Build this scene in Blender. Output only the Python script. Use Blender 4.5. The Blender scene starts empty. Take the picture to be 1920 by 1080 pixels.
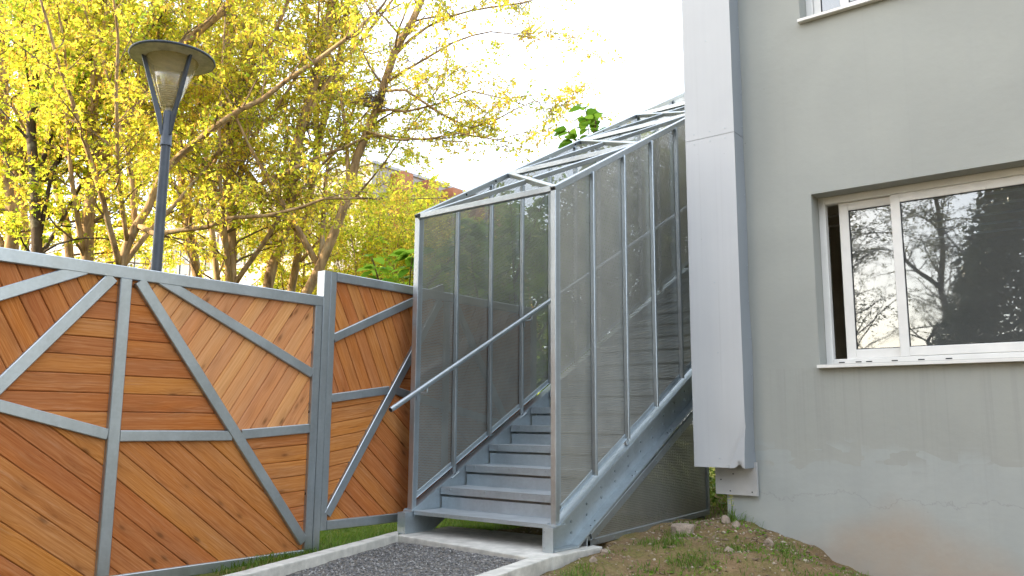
import bpy, bmesh, math, random
import numpy as np
from mathutils import Vector, Matrix, noise as mnoise

# ------------------------------------------------------------------ camera, sky, sun, exposure
SC = bpy.context.scene
COL = SC.collection
YAW, PITCH, ROLL = -0.674126, 0.1607638, 0.00739462
FPX = 1545.5
fw = Vector((math.cos(PITCH) * math.sin(YAW), math.cos(PITCH) * math.cos(YAW), math.sin(PITCH)))
rt = fw.cross(Vector((0, 0, 1))).normalized()
up = rt.cross(fw)
cr, sr = math.cos(ROLL), math.sin(ROLL)
r2 = cr * rt + sr * up
u2 = -sr * rt + cr * up
cam_d = bpy.data.cameras.new("camera")
cam = bpy.data.objects.new("camera", cam_d)
COL.objects.link(cam)
cam.matrix_world = Matrix(((r2.x, u2.x, -fw.x, 0), (r2.y, u2.y, -fw.y, 0), (r2.z, u2.z, -fw.z, 0.916), (0, 0, 0, 1)))
cam_d.sensor_width = 36
cam_d.lens = FPX / 1920 * 36
cam_d.clip_start = 0.05
cam_d.clip_end = 2000
SC.camera = cam

SUN_EL = math.radians(17)
SUN_DIR = Vector((-0.58, -0.81, 0)).normalized()          # horizontal direction towards the sun
W = bpy.data.worlds.new("World")
SC.world = W
W.use_nodes = True
wn = W.node_tree
wn.nodes.clear()
sky = wn.nodes.new("ShaderNodeTexSky")
sky.sky_type = 'NISHITA'
sky.sun_disc = False
sky.sun_elevation = SUN_EL
sky.sun_rotation = math.atan2(SUN_DIR.x, SUN_DIR.y)
sky.air_density = 1.0
sky.dust_density = 2.0
sky.ozone_density = 1.0
bg = wn.nodes.new("ShaderNodeBackground")
bg.inputs["Strength"].default_value = 0.15
wo = wn.nodes.new("ShaderNodeOutputWorld")
veil = wn.nodes.new("ShaderNodeMix")           # thin high cloud over the whole sky
veil.data_type = 'RGBA'
veil.inputs[0].default_value = 0.52
veil.inputs[7].default_value = (6.6, 7.0, 7.6, 1)
wn.links.new(sky.outputs[0], veil.inputs[6])
wn.links.new(veil.outputs[2], bg.inputs[0])
wn.links.new(bg.outputs[0], wo.inputs[0])

sun_d = bpy.data.lights.new("sun", 'SUN')
sun_d.energy = 4.0
sun_d.angle = math.radians(0.6)
sun_d.color = (1.0, 0.84, 0.58)
sun = bpy.data.objects.new("sun", sun_d)
COL.objects.link(sun)
sd = Vector((SUN_DIR.x * math.cos(SUN_EL), SUN_DIR.y * math.cos(SUN_EL), math.sin(SUN_EL)))
sun.rotation_euler = sd.to_track_quat('Z', 'Y').to_euler()
sun.location = (-20, -20, 30)

SC.view_settings.view_transform = 'Standard'
SC.view_settings.look = 'None'
SC.view_settings.gamma = 1
SC.view_settings.use_curve_mapping = False
SC.view_settings.exposure = 2.03
SC.render.engine = 'CYCLES'
SC.cycles.max_bounces = 8
SC.cycles.transparent_max_bounces = 24

rnd = random.Random(7)
nrng = np.random.default_rng(11)

# ------------------------------------------------------------------ material helpers
class NT:
    def __init__(s, name):
        s.m = bpy.data.materials.new(name)
        s.m.use_nodes = True
        s.t = s.m.node_tree
        s.t.nodes.clear()
        s.out = s.t.nodes.new("ShaderNodeOutputMaterial")

    def n(s, typ, **kw):
        nd = s.t.nodes.new("ShaderNode" + typ)
        ins = kw.pop("ins", {})
        for k, v in kw.items():
            setattr(nd, k, v)
        for k, v in ins.items():
            s.put(nd.inputs[k], v)
        return nd

    def put(s, sock, v):
        if isinstance(v, bpy.types.NodeSocket):
            s.t.links.new(v, sock)
        elif isinstance(v, bpy.types.Node):
            s.t.links.new(v.outputs[0], sock)
        else:
            sock.default_value = v

    def math(s, op, a, b=0.0, c=0.0):
        nd = s.n("Math", operation=op)
        s.put(nd.inputs[0], a); s.put(nd.inputs[1], b); s.put(nd.inputs[2], c)
        return nd.outputs[0]

    def mix(s, f, a, b, typ='MIX'):
        nd = s.n("Mix", data_type='RGBA', blend_type=typ)
        s.put(nd.inputs[0], f); s.put(nd.inputs[6], a); s.put(nd.inputs[7], b)
        return nd.outputs[2]

    def ramp(s, v, stops, interp='LINEAR'):
        nd = s.n("ValToRGB")
        nd.color_ramp.interpolation = interp
        e = nd.color_ramp.elements
        while len(e) < len(stops):
            e.new(0.5)
        for el, (p, c) in zip(e, stops):
            el.position = p
            el.color = c if len(c) == 4 else (*c, 1)
        s.put(nd.inputs[0], v)
        return nd.outputs[0]

    def noise(s, vec, scale, detail=4, rough=0.55, dist=0.0, dim='3D'):
        nd = s.n("TexNoise", noise_dimensions=dim)
        if vec is not None:
            s.put(nd.inputs["Vector"], vec)
        nd.inputs["Scale"].default_value = scale
        nd.inputs["Detail"].default_value = detail
        nd.inputs["Roughness"].default_value = rough
        nd.inputs["Distortion"].default_value = dist
        return nd.outputs[0]

    def vor(s, vec, scale, feature='F1', out=0, rand=1.0):
        nd = s.n("TexVoronoi", feature=feature)
        if vec is not None:
            s.put(nd.inputs["Vector"], vec)
        nd.inputs["Scale"].default_value = scale
        nd.inputs["Randomness"].default_value = rand
        return nd.outputs[out]

    def mapping(s, vec, scale=(1, 1, 1), loc=(0, 0, 0), rot=(0, 0, 0)):
        nd = s.n("Mapping")
        s.put(nd.inputs[0], vec)
        nd.inputs[1].default_value = loc
        nd.inputs[2].default_value = rot
        nd.inputs[3].default_value = scale
        return nd.outputs[0]

    def obj(s):
        return s.n("TexCoord").outputs["Object"]

    def bump(s, h, strength=0.3, dist=0.01, normal=None):
        nd = s.n("Bump")
        s.put(nd.inputs["Height"], h)
        nd.inputs["Strength"].default_value = strength
        nd.inputs["Distance"].default_value = dist
        if normal is not None:
            s.put(nd.inputs["Normal"], normal)
        return nd.outputs[0]

    def pbr(s, col, rough=0.6, metal=0.0, normal=None, spec=0.5):
        nd = s.n("BsdfPrincipled")
        s.put(nd.inputs["Base Color"], col if not isinstance(col, tuple) else (*col[:3], 1))
        s.put(nd.inputs["Roughness"], rough)
        s.put(nd.inputs["Metallic"], metal)
        nd.inputs["Specular IOR Level"].default_value = spec
        if normal is not None:
            s.put(nd.inputs["Normal"], normal)
        return nd.outputs[0]

    def done(s, shader):
        s.put(s.out.inputs[0], shader)
        return s.m


def c4(r, g, b):
    return (r, g, b, 1.0)


def make_steel(name, base, rough=0.42, metal=0.55):
    t = NT(name)
    o = t.obj()
    sp = t.vor(o, 55, out=1)
    spv = t.n("SeparateColor", ins={0: sp}).outputs[0]
    big = t.noise(o, 3.5, 5, 0.6)
    streak = t.noise(t.mapping(o, (14, 14, 1.2)), 1.0, 4)
    v = t.math('ADD', t.math('MULTIPLY', spv, 0.14), t.math('ADD', t.math('MULTIPLY', big, 0.7), t.math('MULTIPLY', streak, 0.45)))
    d = tuple(x * 0.84 for x in base)
    l = tuple(min(1, x * 1.16) for x in base)
    col = t.ramp(v, [(0.30, d), (0.95, l)])
    white = t.ramp(t.noise(o, 9, 6, 0.7), [(0.62, (0, 0, 0)), (0.8, (1, 1, 1))])
    col = t.mix(t.math('MULTIPLY', white, 0.22), col, c4(0.62, 0.64, 0.65))
    rg = t.math('ADD', t.math('MULTIPLY', big, 0.22), rough - 0.1)
    nm = t.bump(t.noise(o, 26, 3), 0.12, 0.004)
    return t.done(t.pbr(col, rg, metal, nm))


M = {}
M['steel'] = make_steel("galvanized_steel", (0.41, 0.45, 0.475), 0.36, 0.85)
M['steel_pale'] = make_steel("galvanized_sheet", (0.44, 0.50, 0.535), 0.38, 0.72)


def make_tread():
    t = NT("checker_plate")
    o = t.obj()
    a = t.math('SINE', t.math('MULTIPLY', t.n("SeparateXYZ", ins={0: t.mapping(o, rot=(0, 0, 0.785))}).outputs[0], 230))
    b = t.math('SINE', t.math('MULTIPLY', t.n("SeparateXYZ", ins={0: t.mapping(o, rot=(0, 0, 0.785))}).outputs[1], 230))
    h = t.math('MAXIMUM', t.math('MULTIPLY', a, b), 0.0)
    col = t.mix(t.math('MULTIPLY', h, 0.35), t.ramp(t.noise(o, 6, 5), [(0.3, (0.34, 0.38, 0.40)), (0.75, (0.50, 0.53, 0.55))]), c4(0.66, 0.68, 0.7))
    return t.done(t.pbr(col, 0.42, 0.5, t.bump(h, 0.7, 0.004)))


M['tread'] = make_tread()


def make_screen():
    t = NT("perforated_steel_sheet")
    uv = t.n("UVMap").outputs[0]
    s = t.n("SeparateXYZ", ins={0: uv})
    px = 0.016
    x = t.math('DIVIDE', s.outputs[0], px)
    y = t.math('DIVIDE', s.outputs[1], px * 1.732)

    def cell(off):
        fx = t.math('SUBTRACT', t.math('FRACT', t.math('ADD', x, off)), 0.5)
        fy = t.math('MULTIPLY', t.math('SUBTRACT', t.math('FRACT', t.math('ADD', y, off)), 0.5), 1.732)
        return t.math('SQRT', t.math('ADD', t.math('MULTIPLY', fx, fx), t.math('MULTIPLY', fy, fy)))
    d = t.math('MINIMUM', cell(0.0), cell(0.5))
    hole = t.math('LESS_THAN', d, 0.218)
    col = t.ramp(t.noise(t.obj(), 4, 5), [(0.3, (0.375, 0.375, 0.345)), (0.75, (0.49, 0.485, 0.44))])
    sh = t.n("MixShader", ins={0: hole, 1: t.pbr(col, 0.36, 0.8), 2: t.n("BsdfTransparent")})
    return t.done(sh.outputs[0])


M['screen'] = make_screen()


def make_wood(name, ramp):
    t = NT(name)
    o = t.obj()
    ri = t.n("ObjectInfo").outputs["Random"]
    off = t.n("CombineXYZ", ins={0: t.math('MULTIPLY', ri, 37.0), 1: t.math('MULTIPLY', ri, 11.3), 2: t.math('MULTIPLY', ri, 23.7)})
    p = t.n("VectorMath", operation='ADD', ins={0: o, 1: off.outputs[0]}).outputs[0]
    # knots
    kd = t.vor(t.mapping(p, (3.6, 9.5, 0.01)), 1.0)
    kn = t.ramp(kd, [(0.05, (1, 1, 1)), (0.16, (0, 0, 0))])
    halo = t.ramp(kd, [(0.05, (1, 1, 1)), (0.45, (0, 0, 0))])
    sep = t.n("SeparateXYZ", ins={0: p})
    warp = t.math('ADD', t.math('MULTIPLY', t.noise(t.mapping(p, (1.3, 5, 5)), 1.0, 3), 0.05), t.math('MULTIPLY', halo, 0.028))
    yy = t.math('ADD', sep.outputs[1], warp)
    ring = t.n("CombineXYZ", ins={0: t.math('MULTIPLY', sep.outputs[0], 0.7), 1: t.math('MULTIPLY', yy, 95), 2: sep.outputs[2]})
    g1 = t.noise(ring.outputs[0], 1.0, 2, 0.4)
    fine = t.noise(t.mapping(p, (7, 190, 190)), 1.0, 3)
    tone = t.noise(t.mapping(p, (1.1, 6, 3)), 1.0, 3)
    col = t.ramp(t.math('ADD', t.math('MULTIPLY', g1, 0.52), t.math('MULTIPLY', fine, 0.56)),
                 ramp)
    hs = t.n("HueSaturation", ins={"Hue": t.math('ADD', 0.495, t.math('MULTIPLY', ri, 0.012)), "Saturation": t.math('ADD', 0.90, t.math('MULTIPLY', tone, 0.16)),
                                   "Value": t.math('ADD', 0.74, t.math('ADD', t.math('MULTIPLY', ri, 0.15), t.math('MULTIPLY', tone, 0.30))), "Color": col})
    col = t.mix(t.math('MULTIPLY', kn, 0.75), hs.outputs[0], c4(0.10, 0.035, 0.012))
    col = t.mix(t.math('MULTIPLY', halo, 0.34), col, c4(0.22, 0.085, 0.03))
    dry = t.ramp(t.noise(t.mapping(p, (3.5, 40, 20)), 1.0, 4, 0.7), [(0.54, (0, 0, 0)), (0.75, (1, 1, 1))])
    col = t.mix(t.math('MULTIPLY', dry, 0.30), col, c4(0.62, 0.36, 0.20))
    ck = t.noise(t.mapping(p, (2.2, 95, 60)), 1.0, 1, 0.4)
    crack = t.math('MULTIPLY', t.ramp(ck, [(0.74, (0, 0, 0)), (0.79, (1, 1, 1))]), t.ramp(tone, [(0.5, (0, 0, 0)), (0.6, (1, 1, 1))]))
    col = t.mix(t.math('MULTIPLY', crack, 0.8), col, c4(0.05, 0.02, 0.008))
    nm = t.bump(t.math('SUBTRACT', t.math('ADD', g1, t.math('MULTIPLY', fine, 0.5)), crack), 0.25, 0.003)
    return t.done(t.pbr(col, 0.75, 0, nm, 0.06))


M['wood'] = make_wood("larch_board", [(0.26, (0.275, 0.082, 0.018)), (0.46, (0.415, 0.138, 0.034)), (0.78, (0.57, 0.235, 0.075))])
M['wood_pale'] = make_wood("fresh_larch_board", [(0.26, (0.42, 0.155, 0.048)), (0.46, (0.60, 0.255, 0.092)), (0.78, (0.72, 0.355, 0.155))])


def make_render_wall():
    t = NT("painted_render")
    o = t.obj()
    sep = t.n("SeparateXYZ", ins={0: o})
    z = sep.outputs[2]
    big = t.noise(o, 0.9, 4, 0.55, 0.3)
    roll = t.noise(t.mapping(o, (9, 9, 0.55)), 1.0, 5, 0.6)
    col = t.ramp(big, [(0.3, (0.305, 0.310, 0.283)), (0.7, (0.350, 0.355, 0.322))])
    # band repainted in a slightly cooler grey, with a ragged roller edge
    edge = t.math('ADD', z, t.math('MULTIPLY', t.noise(t.mapping(o, (2.2, 2.2, 0.3)), 1.0, 3), -0.35))
    stepn = t.n("TexVoronoi", distance='CHEBYCHEV', ins={0: t.mapping(o, (1.1, 0.0, 2.4))})
    edge = t.math('ADD', edge, t.math('MULTIPLY', t.math('SUBTRACT', t.n("SeparateColor", ins={0: stepn.outputs[1]}).outputs[0], 0.5), 0.22))
    low = t.ramp(edge, [(0.46, (1, 1, 1)), (0.53, (0, 0, 0))])
    col = t.mix(t.math('MULTIPLY', low, 0.7), col, t.ramp(t.noise(o, 1.7, 4), [(0.35, (0.335, 0.355, 0.345)), (0.7, (0.395, 0.41, 0.395))]))
    col = t.mix(t.math('MULTIPLY', t.ramp(roll, [(0.5, (0, 0, 0)), (0.85, (1, 1, 1))]), 0.25), col, c4(0.29, 0.30, 0.285))
    # run-off streaks
    st = t.noise(t.mapping(o, (16, 16, 0.12)), 1.0, 4, 0.65)
    col = t.mix(t.math('MULTIPLY', t.ramp(st, [(0.60, (0, 0, 0)), (0.78, (1, 1, 1))]), 0.16), col, c4(0.23, 0.235, 0.22))
    under = t.math('MULTIPLY', t.ramp(z, [(0.35, (0, 0, 0)), (1.0, (1, 1, 1))]), t.math('LESS_THAN', z, 1.36))
    dr_ = t.ramp(t.noise(t.mapping(o, (26, 26, 0.5)), 1.0, 3, 0.6), [(0.5, (0, 0, 0)), (0.72, (1, 1, 1))])
    col = t.mix(t.math('MULTIPLY', t.math('MULTIPLY', under, dr_), 0.22), col, c4(0.2, 0.2, 0.185))
    # earth splashed on the foot of the wall
    x = sep.outputs[0]
    e = t.math('ADD', t.math('MULTIPLY', t.math('ABSOLUTE', t.math('ADD', x, 1.72)), 0.50), t.math('ADD', z, t.math('MULTIPLY', t.noise(o, 2.4, 5), -0.30)))
    soil = t.ramp(e, [(-0.0, (1, 1, 1)), (0.10, (0.7, 0.7, 0.7)), (0.30, (0, 0, 0))])
    col = t.mix(t.math('MULTIPLY', soil, t.math('ADD', 0.25, t.math('MULTIPLY', t.noise(o, 5.5, 5, 0.65), 0.55))), col, c4(0.37, 0.275, 0.195))
    # small dark specks and a hairline crack
    sp = t.ramp(t.vor(o, 3.3), [(0.0, (1, 1, 1)), (0.022, (0, 0, 0))])
    col = t.mix(t.math('MULTIPLY', sp, 0.7), col, c4(0.12, 0.11, 0.10))
    ckv = t.math('ABSOLUTE', t.math('SUBTRACT', t.math('ADD', z, t.math('MULTIPLY', t.noise(o, 2.6, 5, 0.7), -0.4)), 0.16))
    ck = t.ramp(ckv, [(0.001, (1, 1, 1)), (0.005, (0, 0, 0))])
    col = t.mix(t.math('MULTIPLY', ck, 0.35), col, c4(0.2, 0.2, 0.19))
    grain = t.noise(o, 160, 3, 0.6)
    nm = t.bump(t.math('ADD', t.math('MULTIPLY', grain, 0.25), t.math('MULTIPLY', t.noise(o, 14, 4), 0.7)), 0.34, 0.008)
    return t.done(t.pbr(col, 0.75, 0, nm, 0.25))


M['wall'] = make_render_wall()


def simple(name, col, rough=0.6, metal=0.0, var=0.12, scale=8, bump=0.0, bscale=60, spec=0.4):
    t = NT(name)
    o = t.obj()
    nz = t.noise(o, scale, 5, 0.6)
    c = t.ramp(nz, [(0.3, tuple(x * (1 - var) for x in col)), (0.72, tuple(min(1, x * (1 + var)) for x in col))])
    nm = t.bump(t.noise(o, bscale, 4), bump, 0.006) if bump else None
    return t.done(t.pbr(c, rough, metal, nm, spec))


def make_cladding():
    t = NT("lacquered_sheet")
    o = t.obj()
    st_ = t.noise(t.mapping(o, (22, 22, 0.35)), 1.0, 4, 0.6)
    cl = t.noise(o, 1.3, 4)
    col = t.ramp(t.math('ADD', t.math('MULTIPLY', st_, 0.35), t.math('MULTIPLY', cl, 0.65)), [(0.3, (0.46, 0.465, 0.475)), (0.7, (0.515, 0.52, 0.525))])
    drip = t.ramp(t.noise(t.mapping(o, (30, 30, 0.25)), 1.0, 3, 0.6), [(0.62, (0, 0, 0)), (0.75, (1, 1, 1))])
    col = t.mix(t.math('MULTIPLY', drip, 0.13), col, c4(0.24, 0.23, 0.22))
    sp_ = t.ramp(t.vor(o, 6.0), [(0.0, (1, 1, 1)), (0.03, (0, 0, 0))])
    col = t.mix(t.math('MULTIPLY', sp_, 0.6), col, c4(0.12, 0.11, 0.10))
    nm = t.bump(t.noise(t.mapping(o, (3, 3, 1.1)), 1.0, 2), 0.05, 0.03)
    return t.done(t.pbr(col, 0.42, 0.0, nm, 0.3))


M['cladding'] = make_cladding()
M['cladding_side'] = simple("shaded_casing_side", (0.28, 0.305, 0.33), 0.42, 0.2, 0.05, 1.5, 0.0)  # shade on the casing's side face, put into a darker grey
M['board_grey'] = simple("fibre_cement", (0.42, 0.41, 0.40), 0.8, 0, 0.10, 5, 0.1)
M['white'] = simple("white_frame", (0.72, 0.70, 0.66), 0.4, 0, 0.06, 5)
M['gasket'] = simple("black_gasket", (0.02, 0.02, 0.02), 0.5, 0, 0.1, 5)
M['dark'] = simple("dark_tube_inside", (0.015, 0.017, 0.02), 0.8, 0, 0.1, 5)
M['room'] = simple("room_paint", (0.6, 0.54, 0.43), 0.8, 0, 0.1, 2)
M['lamp_paint'] = simple("anthracite_paint", (0.060, 0.070, 0.085), 0.42, 0.1, 0.2, 12, 0.05)
M['lamp_under'] = simple("dirty_reflector", (0.52, 0.48, 0.41), 0.7, 0, 0.3, 14)
M['ring'] = simple("louvre_metal", (0.66, 0.64, 0.62), 0.35, 0.3, 0.1, 8)
M['concrete'] = simple("concrete", (0.50, 0.48, 0.43), 0.85, 0, 0.26, 9, 0.35, 90)
M['stone'] = simple("pale_stone", (0.30, 0.235, 0.18), 0.9, 0, 0.3, 9, 0.5, 40)
M['bark_nest'] = simple("nest_twigs", (0.10, 0.065, 0.04), 0.9, 0, 0.3, 20)
M['terracotta'] = simple("terracotta_panel", (0.36, 0.14, 0.07), 0.7, 0, 0.15, 3)
M['far_white'] = simple("pale_facade", (0.37, 0.335, 0.305), 0.7, 0, 0.08, 0.6)
M['far_grey'] = simple("grey_facade", (0.36, 0.36, 0.38), 0.7, 0, 0.1, 0.6)
M['far_glass'] = simple("dark_glass", (0.05, 0.06, 0.07), 0.12, 0, 0.1, 1, spec=0.8)
M['flower'] = simple("yellow_petal", (0.75, 0.68, 0.02), 0.6, 0, 0.1, 5)


def make_glass():
    t = NT("window_glass")
    o = t.obj()
    dirt = t.noise(o, 2.2, 5, 0.6, 0.8)
    rg = t.ramp(dirt, [(0.4, (0.0, 0.0, 0.0)), (0.9, (0.05, 0.05, 0.05))])
    nm = t.bump(t.noise(o, 0.8, 2), 0.03, 0.02)
    gl = t.n("BsdfGlossy", ins={"Color": c4(0.86, 0.93, 1.0), "Roughness": rg, "Normal": nm})
    tr = t.n("BsdfTransparent", ins={"Color": c4(0.75, 0.78, 0.77)})
    mx = t.n("MixShader", ins={0: 0.17, 1: tr.outputs[0], 2: gl.outputs[0]})
    # circular wiping smears and dust left on the pane
    wv = t.n("TexWave", wave_type='RINGS', rings_direction='SPHERICAL')
    t.put(wv.inputs["Vector"], t.mapping(o, (1, 1, 1), (0.45, -6.9, -2.0)))
    wv.inputs["Scale"].default_value = 0.55
    wv.inputs["Distortion"].default_value = 1.5
    wv.inputs["Detail"].default_value = 3
    sm = t.math('MULTIPLY', t.ramp(wv.outputs[1], [(0.86, (0, 0, 0)), (1.0, (1, 1, 1))]), t.math('MULTIPLY', dirt, 0.10))
    df = t.n("BsdfDiffuse", ins={"Color": c4(0.5, 0.52, 0.52)})
    m2 = t.n("MixShader", ins={0: t.math('ADD', sm, 0.11), 1: mx.outputs[0], 2: df.outputs[0]})
    return t.done(m2.outputs[0])


M['glass'] = make_glass()


def make_lampglass():
    t = NT("yellowed_acrylic")
    tr = t.n("BsdfTransparent", ins={"Color": c4(0.95, 0.90, 0.74)})
    df = t.n("BsdfTranslucent", ins={"Color": c4(0.85, 0.78, 0.58)})
    d2 = t.n("BsdfDiffuse", ins={"Color": c4(0.72, 0.67, 0.52)})
    gl = t.n("BsdfGlossy", ins={"Color": c4(1, 1, 1), "Roughness": 0.12})
    a = t.n("MixShader", ins={0: 0.5, 1: df.outputs[0], 2: d2.outputs[0]})
    b = t.n("MixShader", ins={0: 0.20, 1: tr.outputs[0], 2: a.outputs[0]})
    fr = t.n("LayerWeight", ins={0: 0.35})
    c = t.n("MixShader", ins={0: t.math('MULTIPLY', fr.outputs[1], 0.35), 1: b.outputs[0], 2: gl.outputs[0]})
    return t.done(c.outputs[0])


M['lampglass'] = make_lampglass()


def make_bark(name, a, b):
    t = NT(name)
    o = t.obj()
    n1 = t.noise(t.mapping(o, (10, 10, 2.4)), 1.0, 6, 0.65, 0.4)
    n2 = t.noise(o, 5, 4)
    col = t.ramp(n1, [(0.3, a), (0.7, b)])
    lich = t.ramp(n2, [(0.55, (0, 0, 0)), (0.7, (1, 1, 1))])
    col = t.mix(t.math('MULTIPLY', lich, 0.45), col, c4(0.30, 0.29, 0.20))
    nm = t.bump(n1, 0.7, 0.03)
    return t.done(t.pbr(col, 0.9, 0, nm, 0.2))


M['bark'] = make_bark("grey_brown_bark", (0.11, 0.066, 0.036), (0.50, 0.335, 0.175))
M['bark_dark'] = make_bark("dark_bark", (0.03, 0.022, 0.016), (0.10, 0.07, 0.05))
M['twig'] = simple("twig_bark", (0.17, 0.115, 0.07), 0.9, 0, 0.35, 4)


def make_leaf(name, stops, transl=0.62, tcol=1.75):
    t = NT(name)
    at = t.n("Attribute", attribute_name="tint")
    f = t.n("SeparateColor", ins={0: at.outputs["Color"]}).outputs[0]
    col = t.ramp(f, stops)
    d = t.pbr(col, 0.55, 0, None, 0.3)
    tc = t.mix(1.0, col, c4(tcol, tcol, tcol), 'MULTIPLY')
    tr = t.n("BsdfTranslucent", ins={"Color": tc})
    mx = t.n("MixShader", ins={0: transl, 1: d, 2: tr.outputs[0]})
    return t.done(mx.outputs[0])


M['leaf'] = make_leaf("spring_leaf", [(0.0, (0.17, 0.28, 0.02)), (0.3, (0.33, 0.37, 0.03)), (0.6, (0.48, 0.45, 0.04)), (0.85, (0.56, 0.45, 0.06)), (1.0, (0.54, 0.34, 0.07))])
M['catkin'] = make_leaf("catkin", [(0.0, (0.42, 0.24, 0.05)), (1.0, (0.50, 0.33, 0.08))], 0.4)
M['leaf_big'] = make_leaf("broad_leaf", [(0.0, (0.075, 0.17, 0.014)), (1.0, (0.19, 0.31, 0.03))], 0.45)
M['leaf_dark'] = make_leaf("dark_needle", [(0.0, (0.022, 0.038, 0.022)), (1.0, (0.055, 0.072, 0.038))], 0.2)
M['leaf_sparse'] = make_leaf("sparse_leaf", [(0.0, (0.06, 0.07, 0.02)), (1.0, (0.14, 0.14, 0.04))], 0.4)
M['grass'] = make_leaf("grass_blade", [(0.0, (0.055, 0.12, 0.014)), (0.7, (0.12, 0.20, 0.022)), (1.0, (0.26, 0.24, 0.07))], 0.35)


def make_ground():
    t = NT("earth_and_turf")
    o = t.obj()
    sep = t.n("SeparateXYZ", ins={0: o})
    n1 = t.noise(o, 2.2, 6, 0.6)
    n2 = t.noise(o, 38, 6, 0.7)
    dirt = t.ramp(t.math('ADD', t.math('MULTIPLY', n1, 0.5), t.math('MULTIPLY', n2, 0.5)), [(0.32, (0.12, 0.075, 0.038)), (0.55, (0.215, 0.145, 0.076)), (0.76, (0.33, 0.24, 0.14))])
    moss = t.ramp(t.noise(o, 3.1, 5, 0.65, 0.5), [(0.42, (0, 0, 0)), (0.60, (1, 1, 1))])
    dirt = t.mix(t.math('MULTIPLY', moss, 0.7), dirt, t.ramp(n2, [(0.3, (0.085, 0.085, 0.022)), (0.7, (0.17, 0.16, 0.045))]))
    turf = t.ramp(t.noise(o, 24, 6, 0.7), [(0.3, (0.06, 0.075, 0.018)), (0.7, (0.14, 0.16, 0.035))])
    left = t.ramp(t.math('ADD', sep.outputs[0], t.math('MULTIPLY', n1, 0.6)), [(0.0, (1, 1, 1)), (1.0, (0, 0, 0))])
    lm = t.n("MapRange", ins={0: t.math('ADD', sep.outputs[0], t.math('MULTIPLY', n1, 0.8)), 1: -4.75, 2: -4.4, 3: 1.0, 4: 0.0})
    col = t.mix(t.math('MULTIPLY', lm.outputs[0], 0.85), dirt, turf)
    nm = t.bump(t.math('ADD', n2, t.math('MULTIPLY', t.vor(o, 45), 0.5)), 0.8, 0.02)
    return t.done(t.pbr(col, 0.95, 0, nm, 0.15))


M['ground'] = make_ground()


def make_gravel():
    t = NT("grey_gravel")
    o = t.obj()
    v = t.vor(o, 75, out=1)
    f = t.n("SeparateColor", ins={0: v}).outputs[0]
    col = t.ramp(f, [(0.0, (0.08, 0.073, 0.063)), (0.6, (0.17, 0.158, 0.138)), (1.0, (0.29, 0.27, 0.235))])
    col = t.mix(t.ramp(t.noise(o, 2.5, 4), [(0.45, (0, 0, 0)), (0.75, (1, 1, 1))]), col, t.mix(0.5, col, c4(0.17, 0.14, 0.11)))
    nm = t.bump(t.math('ADD', t.vor(o, 75), t.math('MULTIPLY', t.noise(o, 150, 3), 0.4)), 0.9, 0.015)
    return t.done(t.pbr(col, 0.85, 0, nm, 0.3))


M['gravel'] = make_gravel()
t_ = NT("gravel_chip")
M['chip'] = t_.done(t_.pbr(t_.ramp(t_.n("SeparateColor", ins={0: t_.n("Attribute", attribute_name="tint").outputs["Color"]}).outputs[0],
                                   [(0.0, (0.06, 0.06, 0.062)), (0.7, (0.17, 0.165, 0.16)), (1.0, (0.36, 0.35, 0.33))]), 0.7))
t_ = NT("earth_clod")
M['clod'] = t_.done(t_.pbr(t_.ramp(t_.n("SeparateColor", ins={0: t_.n("Attribute", attribute_name="tint").outputs["Color"]}).outputs[0],
                                   [(0.0, (0.14, 0.095, 0.058)), (0.7, (0.25, 0.185, 0.12)), (1.0, (0.42, 0.35, 0.27))]), 0.95))

# ------------------------------------------------------------------ geometry helpers
ROOT = {}


def root(name, label, cat, loc=(0, 0, 0), group=None):
    o = bpy.data.objects.new(name, None)
    COL.objects.link(o)
    o.location = loc
    o.empty_display_size = 0.2
    tag(o, label, cat, group)
    return o


def tag(o, label=None, cat=None, group=None, kind=None):
    if label: o['label'] = label
    if cat: o['category'] = cat
    if group: o['group'] = group
    if kind: o['kind'] = kind
    return o


def wloc(o):
    v = Vector((0, 0, 0))
    while o is not None:
        v = v + o.location
        o = o.parent
    return v


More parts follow.
